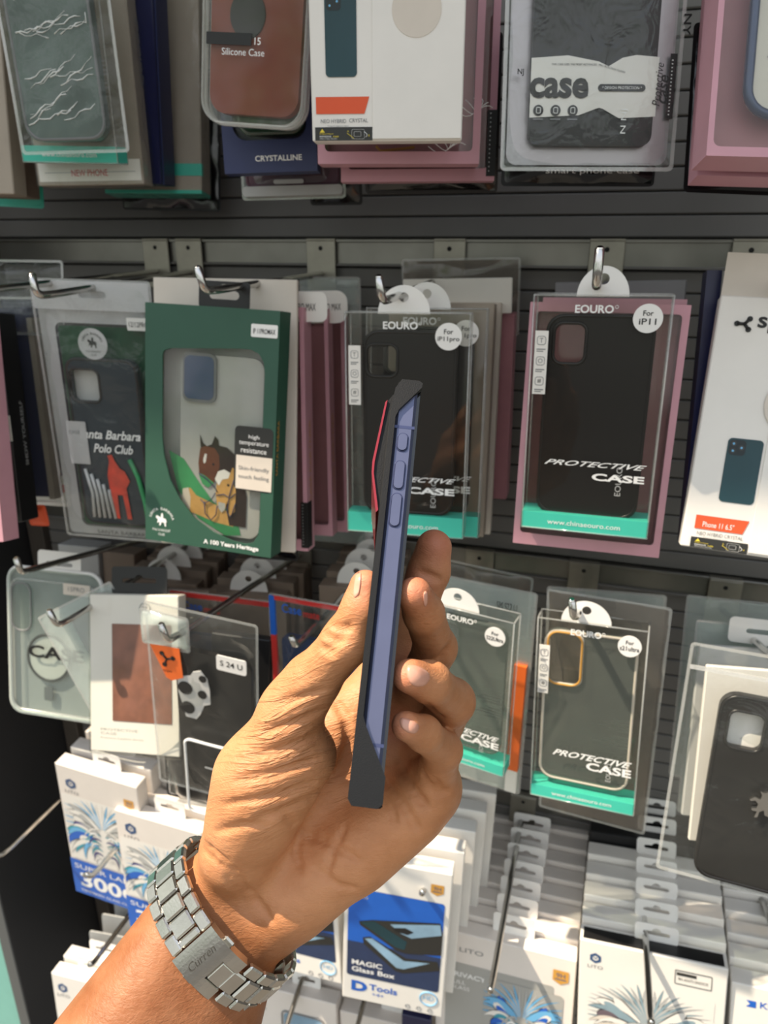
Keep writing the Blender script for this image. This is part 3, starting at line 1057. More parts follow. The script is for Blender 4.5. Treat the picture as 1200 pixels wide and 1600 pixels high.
def warn_strip(b, x0, x1, z0, z1, y=-0.0004):
    h, w = z1 - z0, x1 - x0
    b.rect(x0, x1, z0, z1, y, 'dark_print')
    b.flat([(x0 + w * .08, z1 - h * .40), (x0 + w * .17, z1 - h * .40), (x0 + w * .125, z1 - h * .12)], y - 0.0001, 'yellow_print')
    b.text('Important', x0 + w * .08, z1 - h * .56, h * .12, 'yellow_print', y - 0.0001, 'L', w * .24)
    b.text('REMOVE', x0 + w * .08, z1 - h * .75, h * .12, 'white_print', y - 0.0001, 'L', w * .20)
    b.text('A&B', x0 + w * .31, z1 - h * .75, h * .12, 'yellow_print', y - 0.0001, 'L', w * .10)
    b.text('PROTECTION', x0 + w * .08, z1 - h * .92, h * .12, 'pale_grey', y - 0.0001, 'L', w * .30)
    b.ring(rrect(x0 + w * .64, x0 + w * .86, z0 + h * .12, z1 - h * .18, h * .1), h * .018, y - 0.0002, 'pale_grey', 4)
    b.ring(rrect(x0 + w * .68, x0 + w * .80, z0 + h * .3, z1 - h * .34, h * .06), h * .018, y - 0.0002, 'pale_grey', 4)
    b.tube([(x0 + w * (.56 + .03 * k), y - 0.0002, z0 + h * (.55 - .1 * k)) for k in range(5)], h * .022, 'yellow_print', 5)
    b.tube([(x0 + w * (.88 + .03 * math.sin(k)), y - 0.0002, z0 + h * (.25 + .1 * k)) for k in range(5)], h * .022, 'white_print', 5)
    b.text('A', x0 + w * .56, z1 - h * .38, h * .14, 'yellow_print', y - 0.0001)
    b.text('B', x0 + w * .93, z0 + h * .3, h * .14, 'yellow_print', y - 0.0001)


def pink_box(label, c, y, d, flowers=False, dots=False, side_text=None, yaw=0.0, syaw=5.0):
    t, q, w, h = window_box('phone_case_box', label, c, y, d, 'pink_card', (0.045, 0.955, 0.035, 0.95), 0.003, yaw=yaw, syaw=syaw)
    b = MB().prism([rrect(*q.box(0.05, 0.95, 0.04, 0.945), 0.002)], d * 0.7, d * 0.7 + 0.0005, 'pink_deep')
    b.build('backing_card', t)
    if flowers:
        b = MB()
        for cx, cz in ((q.x(0.80), q.z(0.945)), (q.x(0.955), q.z(0.80))):
            for k in range(7):
                a = R(20 + 24 * k)
                r = 0.013
                b.tube([(cx + r * s_ * math.cos(a) + 0.003 * math.sin(3.1 * s_) * math.sin(a), 0.0010, cz + r * s_ * math.sin(a) * 0.7 + 0.003 * math.sin(3.1 * s_) * math.cos(a)) for s_ in (0, .25, .5, .75, 1)],
                       0.00028, 'white_print', 4)
        b.build('flower_print', t)
        MB().tube([(q.x(0.36), 0.004, q.z(0.925)), (q.x(0.39), 0.004, q.z(0.945)), (q.x(0.60), 0.004, q.z(0.93))], 0.0009, 'gold_print', 8).build('gold_rim', t)
    if dots:
        b = MB().cbox(w / 2 - 0.006, w / 2 + 0.0004, -0.0005, d * 0.6, -h / 2 + 0.003, -h / 2 + 0.045, 'black_print')
        for k in range(14):
            b.rect(w / 2 - 0.0045, w / 2 - 0.0038, -h / 2 + 0.006 + k * .0028, -h / 2 + 0.0068 + k * .0028, -0.0007, 'pale_grey')
        b.build('dotted_band', t)
    if side_text:
        v, f = glyphs(side_text, 0.0, 0.0)
        k = 0.075 / max(v[:, 0])
        MB().add([(w / 2 + 0.0003, d * 0.65 - p[1] * 0.006, -h * 0.30 + p[0] * k) for p in v], f, 'gold_print').build('side_lettering', t)
    return t


upper_row()


# ------------------------------------------------------------------ middle row
def middle_row():
    peg((-40, 420), -0.25, 1, 'display peg on the upper rail, leftmost, mostly hidden behind the polo bag')
    peg((65, 428), -0.225, 1, 'upturned chrome peg holding the pale polo bag', side=-0.003, lean=-0.2)
    peg((327, 418), -0.225, 1, 'chrome peg through the black tab of the dark green box', side=-0.003)
    peg((604, 432), -0.21, 1, 'chrome peg carrying the clear boxes behind the phone', side=-0.002)
    peg((938, 388), -0.225, 1, 'chrome peg above the pink framed clear box', up=0.022)
    peg((1277, 395), -0.24, 1, 'display peg on the upper rail, hidden behind the large white box at right')

    # far left group seen on edge
    t = pink_box('pink box corner at the far left edge below the kraft box', [(-120, 500), (-30, 500), (8, 842), (-90, 850)], -0.235, 0.020)
    window_box('phone_case_box', 'kraft white box on edge at the far left beside the black box', [(-110, 480), (-26, 480), (12, 812), (-80, 820)], -0.205, 0.016, 'cream_card')
    t, q, w, h = window_box('phone_case_box', 'tall black box lettered down its side at the far left', [(-110, 490), (-8, 490), (36, 812), (-70, 820)], -0.180, 0.026, 'black_card')
    v, f = glyphs('SHOW YOURSELF', 0.0, 0.0)
    k = 0.062 / max(v[:, 0])
    b = MB().add([(w / 2 + 0.0004, 0.020 - p[1] * 0.006, -0.045 + p[0] * k) for p in v], f, 'pale_grey')
    b.build('side_lettering', t)
    MB().cbox(-w / 2 + .02, w / 2 + 0.0008, -0.0006, 0.0005, -0.02, 0.004, 'white_card').build('paper_label', t)
    bag('phone_case_bag', 'clear bag with a dark blue case between the black box and polo bag', [(-30, 465), (62, 468), (103, 775), (20, 790)], -0.138, 0.005, 'clear_bag', 41, 0.0005, spit=2)
    t, q, w, h = window_box('phone_case_box', 'navy case in grey tray beside the black lettered box, far left', [(-20, 480), (45, 482), (84, 772), (20, 780)], -0.126, 0.012, 'navy_card')
    MB().cbox(w / 2 - .004, w / 2 + .002, -0.001, 0.013, -h / 2 - .002, h / 2 - .01, 'beige_card').build('tray_edge', t)
    t, q, w, h = window_box('phone_case_box', 'narrow blue and white box with red mark behind the polo bag', [(0, 468), (66, 470), (112, 790), (50, 790)], -0.095, 0.018, 'navy_card')
    b = MB().rect(-w / 2, w / 2, -h / 2, -h / 2 + h * .16, -0.0004, 'white_card')
    b.rect(w / 2 - .012, w / 2 - .004, -h / 2 + h * .075, -h / 2 + h * .115, -0.0006, 'red_print')
    b.rect(w / 2 - .012, w / 2, -h / 2 + h * .36, -h / 2 + h * .52, -0.0006, 'blue_dark')
    b.build('printed_panel', t)
    bag('phone_case_bag', 'clump of clear crinkled film at the far left above the black box', [(-60, 405), (95, 412), (100, 520), (-60, 520)], -0.115, 0.02, 'crinkle_bag', 43, 0.003)
    bag('phone_case_bag', 'bit of orange red film poking out under the black box', [(42, 790), (70, 792), (74, 818), (50, 820)], -0.150, 0.004, 'orange_print', 44, 0.001, edge='orange_print')

    # polo bag
    t, q, w, h = bag('phone_case_bag', 'pale zip bag holding a dark case printed with a polo rider', [(42, 440), (238, 440), (262, 846), (113, 834)], -0.165, 0.022, 'clear_bag', 51, 0.0014)
    MB().prism([rrect(-w / 2, w / 2, -h / 2, h / 2, .004), rrect(*q.box(0.13, 0.94, 0.15, 0.965), .006)], .0042, .0046, 'tab_clear').build('milky_border', t)
    b = MB().prism([rrect(*q.box(0.0, 1.0, 0.0, 0.10), 0.002), euro(q.x(.52), q.z(.045), .026, .006, .005)], -0.0010, 0.0004, 'tab_clear')
    b.build('header_strip', t)
    x0, x1, z0, z1 = q.box(0.16, 0.93, 0.16, 0.955)
    MB().prism([rrect(x0, x1, z0, z1, 0.004)], 0.0035, 0.0040, 'green_dark').build('insert_card', t)
    case_plate(t, *q.box(0.23, 0.86, 0.27, 0.93), 0.010, -0.0065, 0.006, 'slate_case', q.box(0.265, 0.52, 0.31, 0.435), rim='black_case')
    MB().rect(*q.box(0.265, 0.52, 0.31, 0.435), 0.0005, 'pale_grey').build('camera_window', t)
    b = MB()
    y = -0.0082
    b.text('Santa Barbara', q.x(0.28), q.z(0.575), h * 0.036, 'white_print', y, 'L', w * 0.56, shear=0.35, bold=0.02)
    b.text('Polo Club', q.x(0.40), q.z(0.63), h * 0.036, 'white_print', y, 'L', w * 0.36, shear=0.35, bold=0.02)
    rider = [(.52, .90), (.50, .72), (.53, .66), (.52, .64), (.56, .635), (.58, .66), (.62, .69), (.66, .70), (.70, .74), (.66, .77), (.68, .90), (.64, .90), (.62, .80), (.57, .80), (.57, .90)]
    b.flat([(q.x(a), q.z(c)) for a, c in rider], y, 'red_figure')
    b.tube([(q.x(.72), y, q.z(.65)), (q.x(.78), y, q.z(.72)), (q.x(.82), y, q.z(.82)), (q.x(.83), y, q.z(.9))], 0.0022, 'green_leafy', 6)
    for k in range(5):
        b.tube([(q.x(.30 + .05 * k), y, q.z(.70 + .02 * k)), (q.x(.34 + .04 * k), y, q.z(.80)), (q.x(.33 + .05 * k), y, q.z(.90))], 0.0016, 'pale_grey', 6)
    b.text('SANTA BARBARA', q.x(0.55), q.z(0.985), h * 0.016, 'dark_print', -0.0015, 'C', w * 0.5)
    b.build('printed_panel', t)
    b = MB().prism([circ(q.x(.52), q.z(.215), w * .125, 36)], -0.0095, -0.0090, 'tab_clear')
    horse_badge(b, q.x(.52), q.z(.212), w * .075, 'dark_print', -0.0097)
    b.build('round_seal', t)
    b = MB().prism([rrect(*q.box(0.80, 1.0, 0.12, 0.165), 0.001)], -0.0030, -0.0025, 'white_gloss')
    b.text('12/12PRO', q.x(0.90), q.z(0.152), h * 0.018, 'black_print', -0.0033, 'C', w * .16)
    b.build('size_sticker', t)
    b = MB().prism([rrect(*q.box(0.18, 0.36, 0.51, 0.68), 0.001)], -0.0088, -0.0086, 'tab_clear')
    b.text('CASE', q.x(.2), q.z(.56), h * .014, 'mid_grey', -0.0090, 'L', w * .1)
    b.build('clear_label', t)

    # green box with the horses
    def win(q):
        p = [(.135, .20), (.15, .185), (.20, .175), (.72, .155), (.80, .155), (.86, .17), (.895, .20), (.905, .24), (.905, .86), (.895, .91), (.86, .945), (.80, .955), (.70, .95),
             (.55, .925), (.40, .875), (.28, .80), (.20, .72), (.15, .62), (.135, .54)]
        return [(q.x(a), q.z(c)) for a, c in p]
    mtl = [(226, 474), (440, 484), (421, 872), (228, 842)]
    t, q, w, h = window_box('phone_case_box', 'dark green window box with two horses printed on a grey case', mtl, -0.205, 0.021, 'green_card', win, yaw=2)
    lp = rrect(q.x(.36), q.x(.74), h / 2 - .001, h / 2 + .020, .003)
    MB().prism([lp, euro(q.x(.55), h / 2 + .0095, .026, .0065, .0065)], .010, .0106, 'black_card').build('hang_tab', t)
    x0, x1, z0, z1 = q.box(.25, .88, .19, .94)
    MB().prism([rrect(*q.box(.02, .98, .02, .98), 0.002)], 0.0150, 0.0156, 'pale_grey').build('backing_card', t)
    MB().prism([rrect(x0, x1, z0, z1, .010)], .006, .011, 'pale_grey').build('phone_case', t)
    b = MB().prism([rrect(*q.box(.275, .53, .185, .385), .006)], .0035, .0060, 'mid_grey')
    b.prism([rrect(*q.box(.29, .515, .197, .373), .005)], .0030, .0036, 'blue_bumper')
    b.build('camera_island', t)
    b = MB()
    P_ = lambda pts: [(q.x(a), q.z(c)) for a, c in pts]
    b.flat(P_([(.16, .60), (.28, .63), (.40, .72), (.52, .80), (.70, .84), (.74, .93), (.62, .94), (.40, .88), (.24, .77)]), .0056, 'green_leafy')
    Z_ = lambda pts: [(q.x((zx / 3.077 - 28) / 207), q.z((zy / 3.077 - 98) / 380)) for zx, zy in pts]
    b.flat(Z_([(265, 1195), (300, 1180), (330, 1215), (430, 1250), (520, 1290), (520, 1350), (430, 1340), (330, 1310), (275, 1300), (255, 1240)]), .0055, 'horse_gold')
    b.flat(Z_([(262, 1190), (290, 1180), (302, 1230), (300, 1295), (272, 1300), (258, 1250)]), .0054, 'cream_card')
    b.flat(Z_([(345, 908), (362, 948), (380, 962), (405, 950), (420, 908), (436, 925), (440, 952), (480, 958), (515, 985), (535, 1030), (560, 1110), (583, 1190), (582, 1345), (500, 1345), (470, 1200), (430, 1080), (380, 1000), (350, 970)]), .0053, 'horse_dark')
    b.flat(Z_([(348, 975), (372, 962), (420, 968), (442, 1000), (446, 1050), (438, 1100), (420, 1140), (392, 1168), (362, 1150), (346, 1110), (340, 1050)]), .0052, 'horse_brown')
    b.flat(Z_([(350, 1100), (372, 1108), (420, 1140), (392, 1168), (362, 1152), (346, 1115)]), .0051, 'green_leafy')
    b.flat(Z_([(372, 1000), (382, 1000), (378, 1040), (368, 1050), (364, 1030)]), .0050, 'white_print')
    b.flat(circ(*Z_([(415, 1048)])[0], .0011, 12), .0050, 'black_print')
    b.flat(Z_([(450, 1100), (470, 1080), (500, 1085), (510, 1052), (522, 1060), (524, 1110), (530, 1180), (528, 1270), (500, 1300), (488, 1220), (478, 1270), (462, 1285), (440, 1260), (430, 1190), (436, 1130)]), .0049, 'horse_gold')
    b.flat(Z_([(425, 1120), (440, 1080), (470, 1066), (500, 1080), (492, 1108), (462, 1118), (445, 1150)]), .0048, 'white_print')
    b.flat(Z_([(444, 1232), (480, 1236), (478, 1268), (462, 1284), (444, 1262)]), .0048, 'pale_grey')
    b.flat(circ(*Z_([(492, 1142)])[0], .0011, 12), .0047, 'black_print')
    for pts in ([(345, 1100), (380, 1120), (425, 1160), (440, 1185)], [(438, 1200), (470, 1190), (505, 1205), (528, 1180)], [(375, 1240), (380, 1300), (410, 1330), (435, 1300), (440, 1250)],
                [(355, 1230), (375, 1250), (410, 1225), (430, 1190)], [(520, 1110), (500, 1190), (490, 1280), (510, 1300), (530, 1230)]):
        b.tube([(p_, .0045, r_) for p_, r_ in Z_(pts)], .00045, 'navy_soft', 5)
    b.build('horse_print', t)
    b = MB().flat(rrect(*q.box(.70, .985, .46, .725), .004), -.0003, 'dark_print')
    b.rect(*q.box(.715, .985, .58, .72), -.0005, 'cream_card')
    for k, s_ in enumerate(('high', 'temperature', 'resistance')):
        b.text(s_, q.x(.845), q.z(.513 + .027 * k), h * .020, 'white_print', -.0006, 'C', w * (.08, .22, .19)[k])
    for k, s_ in enumerate(('Skin-friendly', 'touch feeling')):
        b.text(s_, q.x(.85), q.z(.645 + .035 * k), h * .022, 'mid_grey', -.0007, 'C', w * .23)
    b.build('claim_label', t)
    b = MB().text('A 100 Years Heritage', q.x(.475), q.z(.985), h * .026, 'white_print', -.0004, 'L', w * .43, bold=.03)
    horse_badge(b, q.x(.135), q.z(.905), w * .085, 'white_print', -.0004)
    b.build('lettering', t)
    b = MB().prism([rrect(*q.box(.80, .99, .055, .105), .0012)], -.0008, -.0002, 'white_gloss')
    b.text('IP 11PROMAX', q.x(.895), q.z(.092), h * .020, 'black_print', -.0010, 'C', w * .16, bold=.01)
    b.build('size_sticker', t)
    MB().text('SANTA BARBARA', 0, 0, .004, 'gold_print').build('side_lettering', t).matrix_local = Matrix.Translation((w / 2 + .0004, .006, -.03)) @ Matrix.Rotation(R(90), 4, 'Z') @ Matrix.Rotation(R(-90), 4, 'Y')
    # cards and pink boxes behind it
    t = window_box('phone_case_card', 'cream blister card with round shoulders right behind the dark green box', [(240, 432), (464, 438), (462, 862), (250, 850)], -0.170, 0.004, 'cream_card')[0]
    p = pink_box('first narrow pink box to the right of the dark green box', [(330, 478), (470, 482), (486, 861), (340, 850)], -0.150, 0.017, side_text='CASE PARTNER', dots=True)
    b = MB().prism([rrect(-0.05, 0.062, 0.094, 0.118, .006)], .006, .0066, 'white_card')
    b.text('IP 11PRO MAX', .052, .103, .006, 'black_print', .0055, 'R', .026)
    b.build('hang_tab', p)
    p = pink_box('second narrow pink box to the right of the dark green box', [(380, 482), (508, 484), (524, 836), (390, 832)], -0.105, 0.014, side_text='CASE PARTNER')
    b = MB().prism([rrect(-0.05, 0.058, 0.092, 0.120, .010)], .006, .0066, 'white_card')
    b.text('IP 11PRO MAX', .052, .103, .006, 'black_print', .0055, 'R', .026)
    b.build('hang_tab', p)
    pink_box('third pink box beside the clear box behind the phone', [(410, 470), (534, 472), (548, 830), (420, 826)], -0.065, 0.012)
    bag('phone_case_bag', 'black starry bag corner below the narrow pink boxes', [(380, 700), (455, 700), (462, 872), (395, 872)], -0.135, 0.010, 'black_film', 52, 0.0012, edge='black_card')
    bag('phone_case_bag', 'pale translucent bag at the back right of the pink boxes', [(470, 430), (560, 440), (570, 846), (490, 846)], -0.03, 0.006, 'milky_bag', 53, 0.001)

    # clear boxes behind the phone
    clear_case_box('clear box with black phone case, directly behind the held phone', [(540, 487), (735, 491), (723, 840), (543, 830)], -0.185, sticker=('For', 'iP11pro', .835, .095), cam_=(.16, .42, .135, .275), tabx=.47, tabw=.42)
    clear_case_box('second clear box, just behind the one at the held phone', [(575, 480), (760, 484), (748, 838), (570, 830)], -0.155, sticker=('For', 'iP11pro', .835, .10), group=None, side=False, cam_=(.16, .42, .135, .275))
    window_box('phone_case_box', 'beige box behind the clear boxes at the held phone', [(610, 472), (772, 474), (757, 838), (600, 830)], -0.125, 0.020, 'beige_card')
    window_box('phone_case_box', 'cream box behind the beige box right of the held phone', [(620, 470), (782, 474), (768, 834), (610, 826)], -0.095, 0.014, 'cream_card')
    window_box('phone_case_box', 'dusty pink box at the back right of the held phone', [(640, 486), (803, 492), (792, 780), (640, 770)], -0.060, 0.022, 'pink_deep')
    t = window_box('phone_case_card', 'white header card above the clear boxes at the held phone', [(628, 436), (800, 434), (800, 490), (632, 490)], -0.075, 0.002, 'white_card')[0]
    bag('phone_case_bag', 'dull translucent bag top behind the white header card', [(625, 405), (812, 408), (806, 520), (640, 520)], -0.045, 0.008, 'grey_film', 54, 0.002)

    # iP11 box and its pink neighbour
    clear_case_box('clear box with a black phone case standing out in front of a pink frame', [(835, 459), (1053, 464), (1011, 842), (815, 822)], -0.205, d=0.020, sticker=('For', 'iP11', .835, .085),
                   cam_=(.16, .405, .11, .275), body=(.10, .905, .075, .935), txt=(.155, .945, .675, .735), strip=.925, tabw=.38)
    pink_box('large pink frame box right behind the clear box at centre right', [(830, 470), (1079, 478), (1031, 872), (800, 848)], -0.182, 0.020)
    t = window_box('phone_case_card', 'grey hanging card with round shoulders behind the pink frame', [(866, 437), (1072, 441), (1050, 700), (860, 690)], -0.130, 0.002, 'mid_grey')[0]
    pink_box('second pink box edge behind the large pink frame', [(850, 462), (1072, 470), (1030, 850), (820, 830)], -0.150, 0.012)

    # big white carton at right
    t, q, w, h = window_box('phone_case_box', 'large white carton with dark phone picture at the right edge, middle row', [(1131, 462), (1420, 476), (1345, 893), (1058, 852)], -0.190, 0.015, 'white_card')
    MB().cbox(-w / 2 + .001, w / 2 - .001, .010, .0106, h / 2 - .001, h / 2 + .030, 'cream_card').build('hang_flap', t)
    b = MB()
    phone_picture(b, *q.box(.175, .375, .545, .80))
    xa, xb, za, zb = q.box(.065, .37, .865, .92)
    b.flat([(xa, za), (xb - .003, za), (xb, zb), (xa, zb)], -.0004, 'orange_print')
    b.text('Phone 11 6.5"', q.x(.11), q.z(.910), h * .022, 'white_print', -.0005, 'L', w * .18)
    b.text('NEO HYBRID CRYSTAL', q.x(.085), q.z(.945), h * .015, 'mid_grey', -.0004, 'L', w * .265)
    b.text('Crystal impact type', q.x(.125), q.z(.957), h * .007, 'mid_grey', -.0004, 'L', w * .14)
    warn_strip(b, *q.box(.055, .385, .955, .998), y=-.0006)
    cx, cz = q.x(.155), q.z(.105)
    b.text('spigen', cx + .008, cz - .005, .013, 'black_print', -.0004, 'L', .040, bold=.02)
    for a in (50, 180, 310):
        b.tube([(cx, -.0005, cz), (cx + .0042 * math.cos(R(a)), -.0005, cz + .0042 * math.sin(R(a)))], .0011, 'black_print', 6)
        b.prism([circ(cx + .0045 * math.cos(R(a)), cz + .0045 * math.sin(R(a)), .0018, 14)], -.0006, -.0003, 'black_print')
    b.build('printed_panel', t)
    b = MB().cbox(q.x(.39), q.x(.99), -.0009, -.0001, q.z(.99), q.z(.0), 'white_card', .0003)
    b.prism([circ(q.x(.52), q.z(.40), .020, 36)], -.0012, -.0008, 'cream_card')
    b.build('front_flap', t)
    t, q, w, h = window_box('phone_case_box', 'navy edged grey box tucked behind the large white carton at right', [(1108, 420), (1330, 425), (1280, 862), (1064, 850)], -0.160, 0.012, 'pale_grey')
    MB().cbox(-w / 2 - .0008, -w / 2 + .009, -.0008, .0125, -h / 2, h / 2, 'navy_card').build('navy_edge', t)


middle_row()


# ------------------------------------------------------------------ third row
def third_row():
    peg((95, 950), -0.235, 2, 'long chrome peg in front of the round case tray with ring', side=-.004)
    peg((268, 970), -0.265, 2, 'long chrome peg over the bag with orange corner', side=-.003)
    peg((466, 990), -0.215, 2, 'chrome peg sticking out of the red and blue edged bag', up=0.010, side=-.002)
    peg((672, 985), -0.232, 2, 'chrome peg hidden between the fingers, left of the tinted clear boxes', up=.006)
    peg((905, 932), -0.215, 2, 'short upturned peg holding the tall empty looking clear box', side=-.003)
    peg((1216, 1000), -0.22, 2, 'chrome peg holding the bag with black case and silver emblem')
    peg((35, 868), -0.215, 2, 'chrome peg through the white tab of the round case tray, far left')
    # stacks of kraft boxes with white tabs high under the green box
    for (px, py, ww, n, lab) in ((250, 905, 118, 4, 'behind the white box with brown panel'), (385, 925, 124, 5, 'above the orange cornered bag'), (555, 915, 116, 4, 'behind the thumb')):
        proto = None
        for k in range(n):
            yy = -0.095 + 0.0225 * k
            if proto is None:
                mt, w, h = fit([(px - ww / 2, py), (px + ww / 2, py + 8), (px + ww / 2 + 5, py + 300), (px - ww / 2 + 18, py + 290)], yy)
                proto = thing('phone_case_box', 'kraft box with round tab %s, front of its row' % lab, 'phone case package', mt, 'kraft boxes with round tabs on the third rail')
                MB().cbox(-w / 2, w / 2, 0, .020, -h / 2, h / 2, 'kraft', .0008).build('carton', proto)
                round_tab(proto, 0, h / 2, .042, .024, y=.010)
            else:
                dup(proto, Vector((0.002 * ((k * 7) % 3 - 1), 0.0225 * k, 0.0015 * ((k * 5) % 3) + 0.003 * k)), 'kraft box with round tab %s, %s of its row' % (lab, ordinal(k)))
    window_box('phone_case_box', 'small pale clear topped box behind the round case tray tab', [(90, 850), (155, 856), (160, 1000), (100, 1000)], -0.06, 0.03, 'pale_grey')
    window_box('phone_case_box', 'brown topped box standing behind the black slotted tab', [(160, 862), (210, 866), (215, 1000), (165, 1000)], -0.05, 0.03, 'kraft')

    # round shouldered tray with magnet ring
    mt, w, h = fit([(9, 888), (158, 897), (156, 1134), (15, 1110)], -0.165)
    t = thing('phone_case_tray', 'clear phone case with a black ring in a rounded white tray, far left', 'phone case package', mt)
    q = Fr(w, h)
    lp = rrect(-w / 2, w / 2, -h / 2, h / 2, .015)
    MB().prism([lp], .008, .0085, 'pale_grey').prism([lp], 0, .0004, 'tray_clear').build('tray', t)
    MB().ring(lp, .0024, .004, 'white_gloss').ring(rrect(-w / 2 + .005, w / 2 - .005, -h / 2 + .005, h / 2 - .012, .012), .0010, 0, 'clear_edge').build('tray_rim', t)
    slot_tab(t, q.x(.55), h / 2 - .003, .052, .024, y=.004, hz=.42)
    b = MB().ring(circ(q.x(.42), q.z(.60), .0255, 40), .0016, .004, 'black_print')
    b.prism([circ(q.x(.42), q.z(.60), .0245, 40)], .0040, .0050, 'white_card')
    b.prism([rrect(*q.box(.37, .46, .80, .895), .002)], .003, .0045, 'mid_grey')
    b.build('magnet_ring', t)
    MB().text('CASE', q.x(.23), q.z(.595), h * .085, 'black_print', -.0006, 'L', w * .60, bold=.03).build('lettering', t)
    MB().prism([rrect(*q.box(.06, .27, .10, .42), .010)], -.001, .003, 'tray_clear').ring(rrect(*q.box(.06, .27, .10, .42), .010), .0008, -.001, 'mid_grey').build('camera_bulge', t)
    b = MB().prism([rrect(*q.box(.62, .90, .07, .145), .001)], -.001, -.0004, 'cream_card').text('15PRO', q.x(.76), q.z(.12), .005, 'mid_grey', -.0012, 'C')
    b.build('size_sticker', t)
    # slanting clear bag corner
    t, q, w, h = bag('phone_case_bag', 'slanted clear bag corner with grey case, left of the white box', [(62, 972), (172, 905), (262, 1080), (150, 1118)], -0.187, .005, 'milky_bag', 61, .0006, syaw=2)
    case_plate(t, *q.box(.35, .95, .1, .9), .010, -.001, .004, 'grey_print')
    b = MB()
    for k in range(3):
        b.prism([circ(q.x(.5 + .15 * (k % 2)), q.z(.45 + .12 * k), .0045, 20)], -.0018, -.001, 'dark_print')
    b.build('camera_holes', t)
    # white box with brown panel
    t, q, w, h = window_box('phone_case_box', 'white box with brown leather look panel in a clear bag, lower left', [(131, 932), (292, 927), (268, 1180), (150, 1176)], -0.216, .014, 'white_card', syaw=2)
    b = MB().prism([rrect(*q.box(.26, .92, .185, .80), .0006)], -.0006, -.0001, 'leather_print')
    b.ring(circ(q.x(.63), q.z(.085), .0055, 24), .0006, -.0003, 'pale_grey', 5)
    b.text('uji', q.x(.63), q.z(.095), .005, 'mid_grey', -.0003, 'C')
    b.text('PROTECTIVE', q.x(.12), q.z(.865), h * .016, 'pale_grey', -.0003, 'L', w * .42)
    b.text('CASE', q.x(.12), q.z(.89), h * .016, 'pale_grey', -.0003, 'L', w * .18)
    b.text('Premium Leather Series', q.x(.12), q.z(.915), h * .011, 'pale_grey', -.0003, 'L', w * .48)
    b.build('printed_panel', t)
    slot_tab(t, q.x(.50), h / 2 - .001, .060, .027, 'black_card', y=.010)
    MB().cbox(-w / 2 - .002, w / 2 + .002, -.0012, .016, -h / 2 - .003, h / 2 + .001, 'clear_box', .002).build('wrap', t)
    t2 = window_box('phone_case_box', 'box with blue printed top edge behind the white box with brown panel', [(160, 916), (335, 924), (318, 1150), (170, 1150)], -0.15, .018, 'kraft', syaw=1.5)[0]
    # bag with orange corner, black armour case
    t, q, w, h = bag('phone_case_bag', 'clear bag with orange corner flag and rugged black case', [(218, 945), (410, 976), (392, 1262), (262, 1215)], -0.243, .014, 'clear_bag', 65, .0014, syaw=2, spit=2)
    x0, x1, z0, z1 = q.box(.24, .95, .20, .985)
    MB().prism([rrect(x0, x1, z0, z1, .008)], .0, .006, 'black_case').build('rugged_case', t)
    b = MB().flat([(q.x(.06), q.z(.175)), (q.x(.34), q.z(.165)), (q.x(.36), q.z(.315)), (q.x(.25), q.z(.345)), (q.x(.20), q.z(.335))], -.0085, 'orange_bright')
    cx, cz = q.x(.215), q.z(.235)
    for a in (20, 130, 250):
        b.tube([(cx, -.0087, cz), (cx + .006 * math.cos(R(a)), -.0087, cz + .006 * math.sin(R(a)))], .0010, 'black_print', 6)
        b.prism([circ(cx + .0065 * math.cos(R(a)), cz + .0065 * math.sin(R(a)), .0022, 14)], -.0090, -.0086, 'black_print')
    b.text('spigen', cx, q.z(.305), .003, 'black_print', -.0087, 'C')
    b.build('corner_flag', t)
    pouch_mesh(w * .42, h * .16, .010, 'milky_bag', 66, ripple=.002).build('crumpled_header', t).location = (q.x(.20), -.006, q.z(.10))
    hs = [circ(q.x(.37), q.z(.37), .0068, 20), circ(q.x(.53), q.z(.385), .0042, 16), circ(q.x(.385), q.z(.475), .0065, 20), circ(q.x(.54), q.z(.30), .0035, 14)]
    lp = [(q.x(a), q.z(c)) for a, c in ((.30, .32), (.42, .30), (.45, .275), (.52, .262), (.58, .30), (.60, .36), (.60, .43), (.54, .445), (.50, .50), (.46, .53), (.36, .53), (.33, .46), (.30, .40))]
    MB().prism([lp], -.0075, -.0065, 'pic_metal').build('camera_plate', t)
    b = MB()
    for k in hs:
        b.prism([k], -.0082, -.0074, 'lens_dark')
    b.build('lenses', t)
    b = MB().prism([rrect(*q.box(.68, .95, .15, .225), .0022)], -.0088, -.0080, 'white_gloss')
    b.text('S 24 U', q.x(.815), q.z(.20), .0055, 'dark_print', -.0090, 'C', bold=.01)
    b.build('size_sticker', t)
    b = MB().ring(rrect(*q.box(.33, .82, .66, 1.1), .006), .0013, -.0075, 'white_print')
    b.rect(*q.box(.52, .70, .795, .806), -.0078, 'pale_grey')
    b.build('case_outline', t)
    b = MB().flat([(q.x(a), q.z(c)) for a, c in ((.62, .86), (.70, .835), (.83, .845), (.90, .88), (.88, .95), (.80, .975), (.68, .965), (.62, .92))], -.0086, 'orange_bright')
    b.text('New', q.x(.76), q.z(.90), .004, 'white_print', -.0088, 'C')
    b.build('hex_sticker', t)
    bag('phone_case_bag', 'dark cord like bag bottom under the rugged black case bag', [(262, 1140), (345, 1160), (360, 1262), (258, 1240)], -0.200, .010, 'black_film', 67, .002, edge='black_card')
